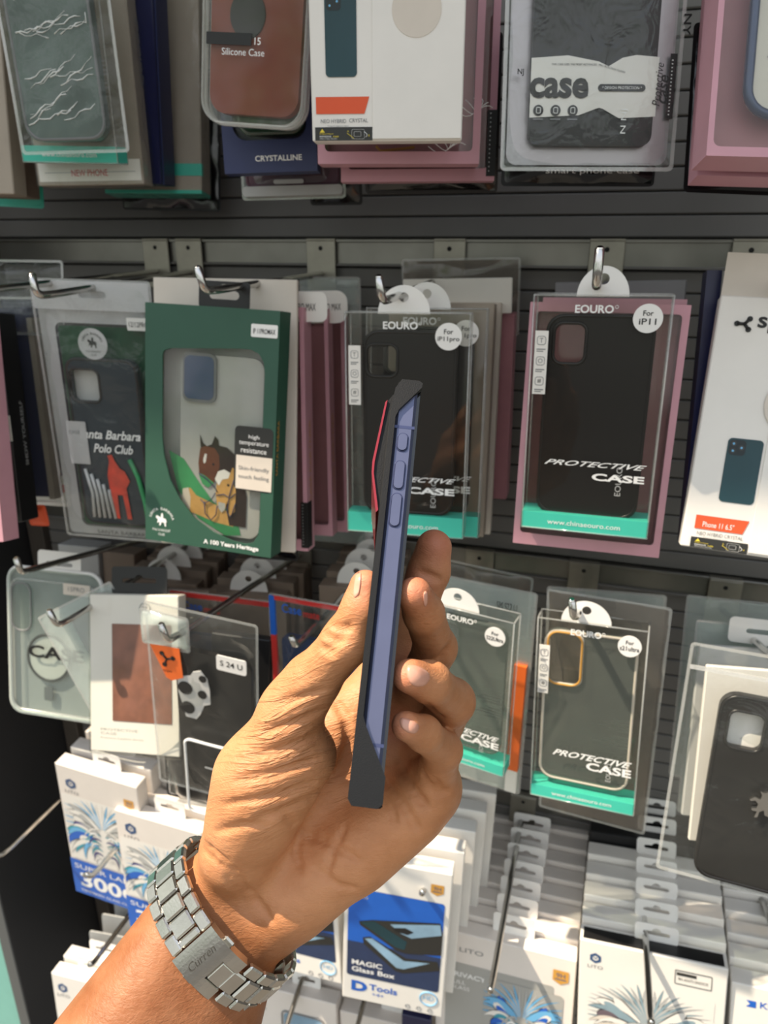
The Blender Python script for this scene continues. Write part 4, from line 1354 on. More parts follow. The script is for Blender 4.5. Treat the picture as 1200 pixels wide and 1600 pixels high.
    # zip bags with red and blue edge
    for lab, c, y, sd in (('clear zip bag with red and blue taped edges left of the thumb', [(422, 932), (580, 954), (580, 1130), (432, 1090)], -0.170, 70),
                          ('red topped clear zip bag behind the orange cornered bag', [(262, 924), (425, 940), (420, 1120), (285, 1100)], -0.150, 71)):
        t, q, w, h = bag('phone_case_bag', lab, c, y, .012, 'clear_bag', sd, .0012)
        b = MB().prism([rrect(*q.box(.0, 1.0, .0, .035), .001)], -.0012, .0012, 'red_print')
        if sd == 70:
            b.prism([rrect(*q.box(-.01, .045, .0, .36), .001)], -.0014, .0014, 'blue_print')
            b.prism([rrect(*q.box(-.01, .045, .36, 1.0), .001)], -.0014, .0014, 'red_print')
        b.build('taped_edge', t)
        b = MB().text('Case', q.x(.14), q.z(.115), .009, 'blue_print', -.0050, 'L', w * .2, bold=.01)
        b.text('mate', q.x(.36), q.z(.125), .006, 'red_print', -.0050, 'L', w * .16)
        b.build('lettering', t)
        MB().prism([rrect(*q.box(.10, .96, .34, .98), .008)], -.001, .004, 'blue_dark').build('phone_case', t)
    window_box('phone_case_box', 'black and red box edge right of the rugged black case bag', [(330, 990), (424, 1000), (418, 1140), (330, 1130)], -0.175, .010, 'black_card')

    # clear boxes right of the fingers
    clear_case_box('tinted clear box with rounded corner case, just right of the fingers', [(655, 938), (803, 974), (786, 1216), (652, 1166)], -0.205, d=.016, kind='clear', sticker=('For', 'S22Ultra', .82, .105), side=False,
                   cam_=(.10, .42, .10, .33), body=(.05, .93, .06, .90), tabx=.40, tabw=.46, strip=.93)
    t, q, w, h = bag('phone_case_bag', 'clear rounded bag with an orange strip behind the tinted clear box', [(665, 895), (838, 930), (808, 1240), (660, 1190)], -0.162, .006, 'milky_bag', 73, .0008, spit=2)
    b = MB().cbox(*q.box(.875, .985, .33, .87)[:2], -.0045, .004, *q.box(.87, .96, .33, .87)[2:], 'orange_bright')
    b.cbox(*q.box(.875, .985, .87, .99)[:2], -.0045, .004, *q.box(.87, .96, .87, .99)[2:], 'white_card')
    b.build('side_strip', t)
    MB().text('SM S22 U', q.x(.68), q.z(.085), .0075, 'dark_print', -.0050, 'L', w * .18).build('size_print', t)
    bag('phone_case_bag', 'silvery crinkled bag top at the back, right of the index finger', [(680, 872), (830, 905), (822, 1000), (680, 960)], -0.10, .012, 'grey_film', 74, .0022)
    clear_case_box('tall clear box with gold rimmed camera window and teal foot, lower right of centre', [(843, 965), (1012, 987), (991, 1276), (827, 1239)], -0.205, d=.018, kind='gold', sticker=('For', 's21ultra', .845, .085),
                   cam_=(.10, .42, .07, .35), body=(.06, .93, .06, .90), txt=(.20, .95, .70, .735), tabw=.46, tabx=.44, strip=.935)
    bag('phone_case_bag', 'grey clear bag behind the tall gold rimmed clear box', [(858, 920), (1047, 956), (1004, 1300), (846, 1260)], -0.170, .010, 'grey_film', 76, .0012)
    bag('phone_case_bag', 'second grey clear bag behind the tall gold rimmed clear box', [(856, 916), (1040, 935), (1000, 1270), (850, 1250)], -0.140, .008, 'milky_bag', 77, .0012)

    # right bag with black case and silver emblem
    t, q, w, h = bag('phone_case_bag', 'clear zip bag with black case bearing a silver horse emblem, right edge', [(1086, 1008), (1345, 1052), (1275, 1420), (1026, 1352)], -0.235, .016, 'clear_bag', 81, .0016)
    x0, x1, z0, z1 = q.box(.22, 1.03, .17, .985)
    cx0, cx1, cz0, cz1 = q.box(.285, .51, .235, .395)
    case_plate(t, x0, x1, z0, z1, .012, -.002, .007, 'black_case', (cx0, cx1, cz0, cz1), .006)
    MB().rect(cx0, cx1, cz0, cz1, .0055, 'white_card').build('camera_window', t)
    ex, ez, s_ = q.x(.56), q.z(.585), .0105
    em = [(-.35, -1), (-.15, -.95), (-.1, -.55), (.15, -.35), (.25, -.7), (.5, -.75), (.45, -.4), (.55, 0), (.85, .2), (.8, .35), (.45, .3), (.3, .45), (.45, .75), (.25, 1), (0, .85), (-.25, .95), (-.1, .65), (-.15, .35),
          (-.5, .45), (-.8, .2), (-.7, .1), (-.45, .2), (-.25, 0), (-.3, -.3), (-.6, -.4), (-.55, -.55), (-.25, -.55)]
    MB().prism([[(ex + a * s_, ez + c * s_) for a, c in em]], -.0105, -.0080, 'steel').build('horse_emblem', t)
    MB().prism([rrect(*q.box(0.0, 1.0, .085, .10), .0005)], -.0012, .0012, 'tab_clear').build('zip_strip', t)
    for k, (lab, c, y) in enumerate((('white card edges fanned behind the silver emblem bag, right edge', [(1108, 1035), (1300, 1060), (1270, 1330), (1072, 1318)], -0.205),
                                     ('second pale card behind the silver emblem bag, right edge', [(1096, 1000), (1290, 1030), (1260, 1290), (1062, 1280)], -0.180))):
        t = window_box('phone_case_card', lab, c, y, .004, 'white_card' if k == 0 else 'pale_grey')[0]
    for lab, c, y, sd in (('clear bag with rounded shoulders behind the silver emblem bag', [(1092, 965), (1320, 1000), (1280, 1300), (1060, 1270)], -0.155, 84),
                          ('rearmost clear bag with rounded shoulders above the silver emblem bag', [(1078, 930), (1320, 960), (1280, 1250), (1046, 1210)], -0.120, 85)):
        bag('phone_case_bag', lab, c, y, .008, 'milky_bag', sd, .0008)
    mt, w, h = fit([(1138, 960), (1290, 985), (1285, 1020), (1140, 1006)], -0.160)
    t = thing('phone_case_card', 'white slotted hang tab above the silver emblem bag, right edge', 'phone case package', mt)
    slot_tab(t, 0, -h / 2, w, h)


third_row()


# ------------------------------------------------------------------ bottom rows: screen glass boxes
def bottom_rows():
    peg((5, 1330), -0.235, 3, 'long bare peg reaching out over the blue banded glass box, far left', up=.004, side=-.006)
    peg((147, 1362), -0.225, 3, 'long peg over the second blue banded glass box', up=.004, side=-.004)
    peg((662, 1388), -0.20, 3, 'peg over the blue box with dark glass picture', up=.002)
    peg((768, 1538), -0.235, 3, 'long peg through the stack of grey fronted glass boxes', up=.003)
    peg((1017, 1588), -0.245, 3, 'long peg through the stack of dark topped glass boxes', up=.003)
    peg((1262, 1600), -0.235, 3, 'peg of the glass box stack at the right edge', up=.003)

    # two blue banded boxes at left
    for lab, c, y, n in (('white glass box with blue art and big blue number band, far left', [(84, 1191), (214, 1232), (236, 1432), (120, 1392)], -0.185, 3),
                         ('white glass box with blue art, overlapping the far left one', [(178, 1265), (318, 1305), (334, 1492), (204, 1446)], -0.195, 3)):
        t, q, w, h = glass_box(lab, c, y, .018, tab=(.56, .34, .022))
        mane(t, q, .03, .97, .20, .70, ['white_card', 'white_card', 'sky_blue', 'art_teal', 'blue_print', 'art_violet', 'pale_grey'], 3)
        b = MB()
        hex_logo(b, q.x(.17), q.z(.12), w * .07, -.0003, 'LITO', beside=False)
        shield(b, q.x(.88), q.z(.14), w * .06, -.0003)
        b.rect(*q.box(.0, 1.0, .715, 1.0), -.0004, 'blue_print')
        b.text('SUPER LARGE', q.x(.05), q.z(.785), h * .038, 'white_print', -.0006, 'L', w * .9)
        b.text('300C', q.x(.10), q.z(.93), h * .115, 'white_print', -.0006, 'L', w * .80, bold=.03)
        b.text('TEMPERED GLASS CURVED', q.x(.08), q.z(.975), h * .020, 'white_print', -.0006, 'L', w * .8)
        b.build('printed_panel', t)
        for k in range(1, n):
            dup(t, Vector((.002 * k, .024 * k, .004 * k)), 'plain white glass box %s behind the %s' % (ordinal(k), 'far left blue banded one' if y > -.19 else 'overlapping blue banded one'), skip=('artwork', 'printed_panel'))
        t['group'] = 'blue banded glass boxes'
    # bottom left box with grey cards behind
    t, q, w, h = glass_box('white glass box with blue hexagon mark in the lower left corner', [(80, 1520), (205, 1552), (228, 1760), (108, 1725)], -0.215, .018, tab=(.45, .36, .022), card='white_card')
    b = MB()
    hex_logo(b, q.x(.13), q.z(.09), w * .065, -.0003, 'LITO', beside=False)
    b.rect(*q.box(.1, .9, .3, .9), -.0003, 'white_gloss')
    b.build('printed_panel', t)
    dup(t, Vector((.001, .022, .003)), 'white glass box tab right behind the lower left corner box', skip=('printed_panel',))
    pr = None
    for k in range(5):
        if pr is None:
            mt, w, h = fit([(140, 1452), (270, 1482), (280, 1660), (155, 1640)], -0.150)
            pr = thing('hang_card', 'grey hanging card nearest the lower left corner box', 'card', mt, 'grey hanging cards at lower left')
            MB().prism([rrect(-w / 2, w / 2, -h / 2, h / 2, .004)], 0, .0016, 'pale_grey').build('card_sheet', pr)
            MB().cbox(-w / 2 + .012, w / 2 - .012, .0017, .010, -h / 2 + .01, h / 2 - .022, 'black_card', .001).build('clip', pr)
        else:
            dup(pr, Vector((.002 * k, .024 * k, .004 * k)), 'grey hanging card, %s from the lower left corner box' % ordinal(k))
    # blue boxes with glass picture
    for lab, c, y, mn in (('white and blue glass box picturing a dark phone and glass, centre bottom', [(540, 1338), (708, 1366), (690, 1590), (534, 1557)], -0.205, True),
                          ('blue and white glass box half hidden behind the watch strap', [(378, 1325), (522, 1352), (535, 1540), (395, 1500)], -0.185, False)):
        t, q, w, h = glass_box(lab, c, y, .018, card='white_card', tab=(.44, .28, .020))
        b = MB()
        b.flat(rrect(*q.box(.04, .95, .20, .82), .003), -.0003, 'blue_dark')
        b.flat(rrect(*q.box(.04, .95, .20, .60), .003), -.0004, 'blue_print')
        b.rect(*q.box(.04, .95, .57, .62), -.00045, 'blue_dark')
        b.text('PRO', q.x(.08), q.z(.235), h * .024, 'pale_grey', -.0005, 'L', w * .13)
        b.text('GLASS', q.x(.08), q.z(.262), h * .020, 'pale_grey', -.0005, 'L', w * .15)
        P_ = lambda pts: [(q.x(a), q.z(c_)) for a, c_ in pts]
        b.flat(P_([(.19, .53), (.26, .515), (.62, .62), (.92, .60), (.95, .66), (.60, .73), (.52, .725), (.20, .575)]), -.0005, 'dark_print')
        b.flat(P_([(.21, .535), (.28, .525), (.60, .64), (.85, .62), (.60, .70), (.53, .70)]), -.0006, 'glass_pic')
        b.flat(P_([(.15, .42), (.28, .395), (.92, .33), (.95, .40), (.95, .55), (.62, .585), (.52, .575), (.16, .445)]), -.0007, 'dark_print')
        b.flat(P_([(.16, .425), (.30, .40), (.62, .50), (.60, .56), (.52, .555)]), -.0008, 'phone_pic_teal')
        b.flat(P_([(.45, .40), (.92, .34), (.94, .41), (.66, .47), (.56, .45)]), -.0009, 'glass_pic')
        b.flat(P_([(.48, .42), (.60, .405), (.68, .425), (.62, .45), (.50, .44)]), -.0010, 'lens_dark')
        b.text('MAGIC', q.x(.09), q.z(.735), h * .036, 'white_print', -.0006, 'L', w * .30, bold=.02)
        b.text('Glass Box', q.x(.09), q.z(.785), h * .036, 'white_print', -.0006, 'L', w * .43, bold=.02)
        b.text('D', q.x(.09), q.z(.93), h * .075, 'blue_print', -.0003, 'L', w * .16, bold=.05)
        b.text('Tools', q.x(.27), q.z(.905), h * .045, 'blue_print', -.0003, 'L', w * .28, bold=.02)
        b.text('+4+', q.x(.30), q.z(.945), h * .025, 'blue_print', -.0003, 'L', w * .12)
        b.ring(circ(q.x(.86), q.z(.88), w * .085, 30), .0006, -.0003, 'sky_blue', 5)
        b.text('HD', q.x(.86), q.z(.89), h * .030, 'sky_blue', -.0003, 'C', w * .10)
        for k in range(3):
            b.ring(circ(q.x(.66 + .11 * k), q.z(.965), w * .022, 14), .0003, -.0003, 'mid_grey', 4)
        if mn:
            shield(b, q.x(.87), q.z(.115), w * .06, -.0003)
        b.build('printed_panel', t)
        if mn:
            for k in range(1, 5):
                dup(t, Vector((.006 * k, .026 * k, .003 * k)), 'white glass box %s in the stack behind the centre bottom blue box' % ordinal(k), skip=('printed_panel',))
        else:
            dup(t, Vector((.0, .026, .003)), 'white glass box right behind the one half hidden by the watch strap', skip=('printed_panel',))
    # grey fronted stack
    t, q, w, h = glass_box('grey fronted white glass box with blue swirl art, front of its stack', [(688, 1449), (897, 1502), (884, 1782), (672, 1718)], -0.172, .0195, tab=(.545, .30, .024), card='warm_white', spit=3)
    b = MB()
    b.flat(rrect(*q.box(.075, .86, .16, 1.0), .003), -.0003, 'grey_print')
    hex_logo(b, q.x(.10), q.z(.085), w * .045, -.0003, 'LITO')
    b.text('PRIVACY', q.x(.105), q.z(.235), h * .026, 'white_print', -.0005, 'L', w * .27, bold=.02)
    b.text('FULL', q.x(.105), q.z(.275), h * .020, 'white_print', -.0005, 'L', w * .12)
    b.text('GLASS', q.x(.105), q.z(.305), h * .020, 'white_print', -.0005, 'L', w * .15)
    shield(b, q.x(.90), q.z(.10), w * .055, -.0007)
    b.build('printed_panel', t)
    mane(t, q, .36, .93, .20, .62, ['grey_print', 'pale_grey', 'sky_blue', 'art_teal', 'blue_print', 'art_violet', 'white_card'], 5, -.0007)
    t['group'] = 'grey fronted glass box stack'
    for k in range(1, 8):
        dup(t, Vector((.0005 * k, .0215 * k, .0028 * k)), 'white glass box, %s from the front of the grey fronted stack' % ordinal(k), skip=('artwork', 'printed_panel'))
    # dark topped stack
    t, q, w, h = glass_box('white glass box with dark top and pale swirl art, front of its stack', [(911, 1466), (1134, 1516), (1120, 1800), (893, 1740)], -0.180, .021, tab=(.53, .30, .020), card='white_card', dark_top=True, spit=3)
    b = MB()
    hex_logo(b, q.x(.115), q.z(.085), w * .045, -.0003, 'LITO', beside=False)
    b.ring(rrect(*q.box(.66, .90, .055, .125), .0008), .0003, -.0003, 'dark_print', 4)
    b.rect(*q.box(.67, .80, .065, .08), -.0004, 'dark_print')
    b.text('9H ANTI-SHOCK', q.x(.78), q.z(.105), h * .014, 'dark_print', -.0004, 'C', w * .2)
    b.build('printed_panel', t)
    mane(t, q, .07, .93, .175, .68, ['white_card', 'pale_grey', 'art_greyblue', 'art_mauve', 'white_card', 'cream_card', 'art_greyblue'], 8, -.0004)
    t['group'] = 'dark topped glass box stack'
    for k in range(1, 7):
        if k in (5, 6):
            c_ = dup(t, Vector((.0005 * k, .0245 * k, .004 * k)), 'black topped glass box, %s from the front of the dark topped stack' % ordinal(k), skip=('artwork', 'printed_panel'))
            for ch in c_.children:
                if ch.name.startswith('carton'):
                    ch.data = ch.data.copy()
                    ch.data.materials[0] = M['black_card']
        else:
            dup(t, Vector((.0005 * k, .0245 * k, .003 * k)), 'plain topped glass box, %s from the front of the dark topped stack' % ordinal(k), skip=('artwork', 'printed_panel', 'top_flap'))
    # right edge stack
    t, q, w, h = glass_box('white glass box with small blue lettering at the lower right corner', [(1148, 1532), (1395, 1592), (1375, 1880), (1124, 1812)], -0.180, .020, tab=(.5, .28, .020), card='white_card', spit=3)
    b = MB().text('KUZOOM', q.x(.19), q.z(.105), h * .034, 'blue_print', -.0003, 'L', w * .36, bold=.01)
    b.flat([(q.x(.10), q.z(.075)), (q.x(.165), q.z(.075)), (q.x(.165), q.z(.11)), (q.x(.10), q.z(.11)), (q.x(.125), q.z(.093))], -.0003, 'blue_print')
    b.build('printed_panel', t)
    t['group'] = 'right edge glass box stack'
    for k in range(1, 7):
        dup(t, Vector((.0005 * k, .0245 * k, .003 * k)), 'glass box, %s from the front of the right edge stack' % ordinal(k), skip=('printed_panel',))
    # lowest stacks, only their tops show
    for lab, c, y in (('lower right of the watch strap', [(396, 1540), (524, 1568), (532, 1800), (405, 1760)], -0.165), ('under the centre bottom blue box', [(532, 1580), (672, 1612), (676, 1850), (540, 1810)], -0.155)):
        t, q, w, h = glass_box('front white glass box %s' % lab, c, y, .02, tab=(.6, .34, .02), card='warm_white')
        b = MB()
        hex_logo(b, q.x(.10), q.z(.10), w * .05, -.0003, 'LITO', beside=False)
        b.ring(rrect(*q.box(.35, .85, .12, .6), .006), .0010, -.0006, 'mid_grey')
        b.flat(rrect(*q.box(.37, .83, .13, .6), .006), -.0004, 'glass_pic')
        b.build('printed_panel', t)
        t['group'] = 'lowest glass boxes'
        for k in range(1, 5):
            dup(t, Vector((.001 * k, .026 * k, .003 * k)), '%s white glass box in the stack %s' % (ordinal(k), lab), skip=('printed_panel',))
    peg((440, 1625), -0.20, 4, 'peg in the lowest box stack right of the watch strap', up=.002)
    peg((548, 1640), -0.19, 4, 'peg in the lowest box stack under the centre bottom blue box', up=.002)
    peg((146, 1500), -0.225, 4, 'peg end through the white tab of the lower left corner box', up=.004)
    window_box('phone_case_box', 'navy and black box corner at the bottom under the centre blue box', [(628, 1585), (672, 1595), (672, 1760), (628, 1750)], -0.185, .012, 'navy_card')


bottom_rows()


# ------------------------------------------------------------------ the phone in its case
def build_phone():
    bot = atd(569, 1262, 0.238)
    top = atd(637, 594, 0.286)
    L = (top - bot)
    n = L.length
    L.normalize()
    mid = (bot + top) / 2
    W_ = (mid - CAM).normalized()
    W_ = (W_ - L * W_.dot(L)).normalized()
    T = W_.cross(L).normalized()
    if T.dot(RGT) < 0:
        T = -T
    mt = Matrix(((T.x, W_.x, L.x, bot.x), (T.y, W_.y, L.y, bot.y), (T.z, W_.z, L.z, bot.z), (0, 0, 0, 1)))
    t = thing('phone', 'blue phone in black case held up edge-on in the hand', 'phone', mt)
    D = 0.0755                     # case width, away from the viewer
    TH = 0.0112                    # case thickness
    x0, x1 = -TH / 2, TH / 2
    # blue body
    b = MB()
    lp = rrect(x0 + .0024, x1 - .0009, .0022, n - .0022, .0006)
    b.cbox(x0 + .0024, x1 - .0012, .0012, D - .0012, .0018, n - .0018, 'phone_blue', .0011)
    for zc in (.0195, n - .0195):
        b.cbox(x0 + .0024, x1 - .00115, .00112, .0016, zc - .0006, zc + .0006, 'phone_line')
    b.build('body', t)
    for z0, z1 in ((n - .0292, n - .0225), (n - .0446, n - .0338), (n - .0592, n - .0468)):
        MB().prism([rrect(-.0013, .0021, z0, z1, .0016)], .0004, .0016, 'phone_blue').ring(rrect(-.0016, .0024, z0 - .0003, z1 + .0003, .0018), .00022, .0011, 'phone_line', 5).build('button', t)
    b = MB().prism([rrect(x1 - .0013, x1 - .0001, .003, n - .003, .0004)], .0026, D - .0026, 'screen_glass')
    b.build('screen', t)
    # case: back plate, corner caps that leave the long edge open, end walls
    b = MB()
    prof = [(x0, .0022), (x0 + .0014, .0002), (x1 - .0014, .0), (x1 + .0003, .0015), (x1 + .0003, .0100), (x0 + .0036, .0250), (x0 + .0022, .0285), (x0 + .0024, n - .0160), (x0 + .0034, n - .0130), (x1 + .0002, n - .0028), (x1 + .0004, n - .001), (x1 - .001, n),
            (x0 + .0034, n), (x0 + .0012, n - .004), (x0 + .0004, n - .012)]
    for ya, yb in ((-.0004, .0020), (D - .0020, D + .0004)):
        b.prism([prof], ya, yb, 'case_black')
    b.cbox(x0, x0 + .0024, .0, D, .0022, n - .012, 'case_black', .0009)
    b.cbox(x0 + .001, x1 + .0003, .001, D - .001, .0, .0016, 'case_black', .0007)
    b.cbox(x0 + .002, x1 + .0003, .001, D - .001, n - .0016, n, 'case_black', .0007)
    shell = b.build('case_shell', t)
    b = MB()
    for k in range(3):
        b.cbox(-.0025 + .0022 * k, -.0011 + .0022 * k, .012 + .004 * k, .0152 + .004 * k, -.0004, .0004, 'steel_dark')
    b.build('speaker_slots', shell)
    # raised camera surround on the back, red plate on its outer skin
    prof = [(x0 + .0014, n - .0040), (x0 + .0004, n - .0050), (x0 - .0014, n - .0080), (x0 - .0036, n - .034), (x0 - .0036, n - .0385), (x0 - .0004, n - .053), (x0 + .0014, n - .053)]
    b = MB().prism([prof], .004, .058, 'case_black')
    surround = b.build('camera_surround', t)
    prof = [(x0 - .0014, n - .0078), (x0 - .0022, n - .0088), (x0 - .0046, n - .0340), (x0 - .0044, n - .0385), (x0 - .0012, n - .0540), (x0 - .0004, n - .053), (x0 - .0036, n - .0385), (x0 - .0037, n - .034)]
    MB().prism([prof], .003, .059, 'red_gloss').build('camera_plate', surround)
    return mt, n


def build_skin():
    m = bpy.data.materials.new('skin')
    m.use_nodes = True
    t = NT(m.node_tree)
    o = t.n('ShaderNodeOutputMaterial')
    b = t.n('ShaderNodeBsdfPrincipled')
    t.l(b.outputs[0], o.inputs[0])
    pa = t.n('ShaderNodeAttribute', attribute_name='palm').outputs['Fac']
    ti = t.n('ShaderNodeAttribute', attribute_name='tip').outputs['Fac']
    tcn = t.n('ShaderNodeTexCoord')
    n1 = t.noise(tcn.outputs['Object'], 70, 5, 0.6)
    n2 = t.noise(tcn.outputs['Object'], 14, 3, 0.5)
    arm = t.mix(t.ramp(n2, [(.3, (0, 0, 0)), (.7, (1, 1, 1))]), lin('#8e5530'), lin('#9c6239'))
    plm = t.mix(t.ramp(n2, [(.3, (0, 0, 0)), (.7, (1, 1, 1))]), lin('#cb895a'), lin('#d8996b'))
    c = t.mix(pa, arm, plm)
    c = t.mix(ti, c, lin('#cf8066'))
    c = t.mix(0.16, c, t.ramp(n1, [(.35, '#7a4a30'), (.65, '#e2ac86')]))
    t.l(c, b.inputs['Base Color'])
    b.inputs['Roughness'].default_value = .48
    b.inputs['Specular IOR Level'].default_value = .4
    b.inputs['Subsurface Weight'].default_value = .12
    b.inputs['Subsurface Radius'].default_value = (1.0, .35, .2)
    b.inputs['Subsurface Scale'].default_value = .003
    mp = t.n('ShaderNodeMapping')
    mp.inputs['Rotation'].default_value = (0, 0.5, 0.3)
    mp.inputs['Scale'].default_value = (1.0, 1.0, 2.4)
    t.l(tcn.outputs['Object'], mp.inputs['Vector'])
    v1 = t.noise(mp.outputs[0], 260, 5, .65, .6)
    v2 = t.noise(mp.outputs[0], 900, 2, .5)
    hsum = t.math('ADD', t.math('MULTIPLY', v1, .8), t.math('MULTIPLY', v2, .25))
    at = lambda k: t.n('ShaderNodeAttribute', attribute_name=k).outputs['Fac']
    cv = t.n('ShaderNodeCombineXYZ')
    t.l(t.math('MULTIPLY', at('along'), 9.0), cv.inputs[0])
    t.l(t.math('MULTIPLY', at('across'), 1.3), cv.inputs[1])
    fine = t.noise(cv.outputs[0], 1.0, 3, .6, .5)
    fold = t.ramp(fine, [(.34, (0, 0, 0)), (.52, (1, 1, 1))])
    hsum = t.math('ADD', hsum, t.math('MULTIPLY', t.math('MULTIPLY', fold, at('wrinkle')), 1.6))
    bp = t.n('ShaderNodeBump')
    bp.inputs['Strength'].default_value = .75
    bp.inputs['Distance'].default_value = .0007
    t.l(hsum, bp.inputs['Height'])
    t.l(bp.outputs[0], b.inputs['Normal'])
    M['skin'] = m


mat('phone_blue', '#5f647e', 0.34, 0.5, vary=.06, scale=60)
mat('phone_line', '#3c4468', 0.4, 0.3)
mat('screen_glass', '#08090b', 0.06, coat=.6)
mat('case_black', '#141517', 0.5, spec=0.3, vary=.1, bump=.16, bscale=2200)
mat('red_gloss', '#8f1522', 0.22, coat=.5)
mat('nail', '#d9a088', 0.26, coat=.35, vary=.05, scale=200)
build_skin()
PH, PHN = build_phone()


# ------------------------------------------------------------------ hand and forearm
def cp3(px, py, d):
    """picture position and distance -> camera-aligned metres"""
    return np.array([(px - 600) / F * d, (800 - py) / F * d, d])


def seg(a, b, k):
    """tapered round segment between two (px, py, depth, radius px)"""
    A, B = cp3(*a[:3]), cp3(*b[:3])
    return (A, B, a[3] * a[2] / F, b[3] * b[2] / F, k)


PALM = [
    # forearm: two bones side by side
    seg((140, 1735, .296, 128), (316, 1402, .320, 58), .006),
    seg((235, 1800, .302, 122), (394, 1456, .324, 48), .006),
    seg((190, 1760, .300, 130), (360, 1432, .322, 58), .006),
    # wrist to metacarpal heads
    seg((352, 1372, .321, 50), (420, 1240, .322, 56), .008),
    seg((420, 1240, .322, 60), (590, 1080, .338, 44), .012),
    seg((385, 1400, .322, 50), (625, 1130, .338, 46), .008),
    seg((415, 1430, .322, 48), (655, 1180, .336, 46), .008),
    seg((432, 1440, .322, 46), (672, 1232, .328, 42), .008),
    # heel and little finger side pad
    seg((462, 1405, .316, 50), (640, 1270, .316, 44), .012),
    seg((560, 1330, .318, 50), (668, 1235, .316, 44), .010),
    # ball of the thumb
    seg((370, 1330, .308, 58), (408, 1215, .297, 66), .010),
    seg((408, 1215, .297, 66), (462, 1100, .288, 44), .010),
    seg((400, 1270, .302, 60), (478, 1180, .296, 48), .010),
]
THUMB = [
    seg((455, 1108, .290, 46), (486, 1066, .284, 41), .006),
    seg((486, 1066, .284, 41), (543, 1000, .271, 36), .005),
    seg((543, 1000, .271, 36), (566, 950, .268, 30), .005),
    seg((566, 950, .268, 30), (571, 915, .268, 25), .004),
]
FINGERS = [
    [seg((600, 1072, .338, 40), (642, 968, .338, 34), .004), seg((642, 968, .338, 34), (670, 893, .332, 32), .004), seg((670, 893, .332, 32), (678, 855, .329, 28), .003)],
    [seg((635, 1118, .338, 40), (680, 1012, .302, 32), .004), seg((680, 1012, .302, 32), (662, 958, .280, 31), .004), seg((662, 958, .280, 31), (648, 928, .270, 27), .003)],
    [seg((665, 1180, .336, 38), (706, 1096, .294, 34), .004), seg((706, 1096, .294, 34), (672, 1066, .270, 32), .004), seg((672, 1066, .270, 32), (640, 1056, .261, 27), .003)],
    [seg((676, 1232, .326, 36), (692, 1172, .290, 28), .004), seg((692, 1172, .290, 28), (662, 1146, .270, 27), .004), seg((662, 1146, .270, 27), (634, 1134, .260, 23), .003)],
]


def rcone(p, s):
    a, b, r1, r2, _ = s
    ba = b - a
    l2 = ba @ ba
    rr = r1 - r2
    a2 = l2 - rr * rr
    il2 = 1 / l2
    pa = p - a
    y = pa @ ba
    z_ = y - l2
    q = pa * l2 - y[:, None] * ba
    x2 = (q * q).sum(1)
    y2 = y * y * l2
    z2 = z_ * z_ * l2
    k = np.sign(rr) * rr * rr * x2
    d = (np.sqrt(np.maximum(x2 * a2 * il2, 0)) + y * rr) * il2 - r1
    c1 = np.sign(z_) * a2 * z2 > k
    c2 = np.sign(y) * a2 * y2 < k
    d = np.where(c2, np.sqrt(x2 + y2) * il2 - r1, d)
    return np.where(c1, np.sqrt(x2 + z2) * il2 - r2, d)


def smin(a, b, k):
    h = np.maximum(k - np.abs(a - b), 0) / k
    return np.minimum(a, b) - h * h * k * .25


GROOVES = []


def sdf(p, grooves=True):
    d = None
    for s in PALM:
        e = rcone(p, s)
        d = e if d is None else smin(d, e, s[4])
    th = None
    for s in THUMB:
        e = rcone(p, s)
        th = e if th is None else smin(th, e, s[4])
    d = smin(d, th, .006)
    fs = None
    for ch in FINGERS:
        f = None
        for s in ch:
            e = rcone(p, s)
            f = e if f is None else smin(f, e, s[4])
        fs = f if fs is None else smin(fs, f, .0012)
    d = smin(d, fs, .008)
    if grooves:
        for g in GROOVES:
            e = rcone(p, g)
            k = .0022
            h = np.maximum(k - np.abs(d + e), 0) / k
            d = np.maximum(d, -e) + h * h * k * .25
    return d


def onto(px, py, d0=.22, d1=.36, grooves=False):
    """where the view line through a picture position first meets the hand"""
    px, py = np.atleast_1d(np.array(px, float)), np.atleast_1d(np.array(py, float))
    dr = np.stack([(px - 600) / F, (800 - py) / F, np.ones_like(px)], 1)
    t = np.full(len(px), d0)
    for _ in range(70):
        t = np.minimum(t + sdf(dr * t[:, None], grooves) * .8, d1 + .02)
    return dr * t[:, None], t < d1


def groove(pts, r=.0007, depth=.0001):
    r *= 1.5
    """skin crease along a line of picture positions"""
    pts = np.array(pts, float)
    s = np.linspace(0, len(pts) - 1, (len(pts) - 1) * 3 + 1)
    x = np.interp(s, range(len(pts)), pts[:, 0])
    y = np.interp(s, range(len(pts)), pts[:, 1])
    q, ok = onto(x, y)
    v = q / np.linalg.norm(q, axis=1)[:, None]
    q = q + v * (depth - r * .25)
    for i in range(len(q) - 1):
        if ok[i] and ok[i + 1] and np.linalg.norm(q[i + 1] - q[i]) < .015:
            tp = .55 if (i == 0 or i == len(q) - 2) else 1.0
            GROOVES.append((q[i], q[i + 1], r * (tp if i == 0 else 1), r * (tp if i == len(q) - 2 else 1.001), 0))


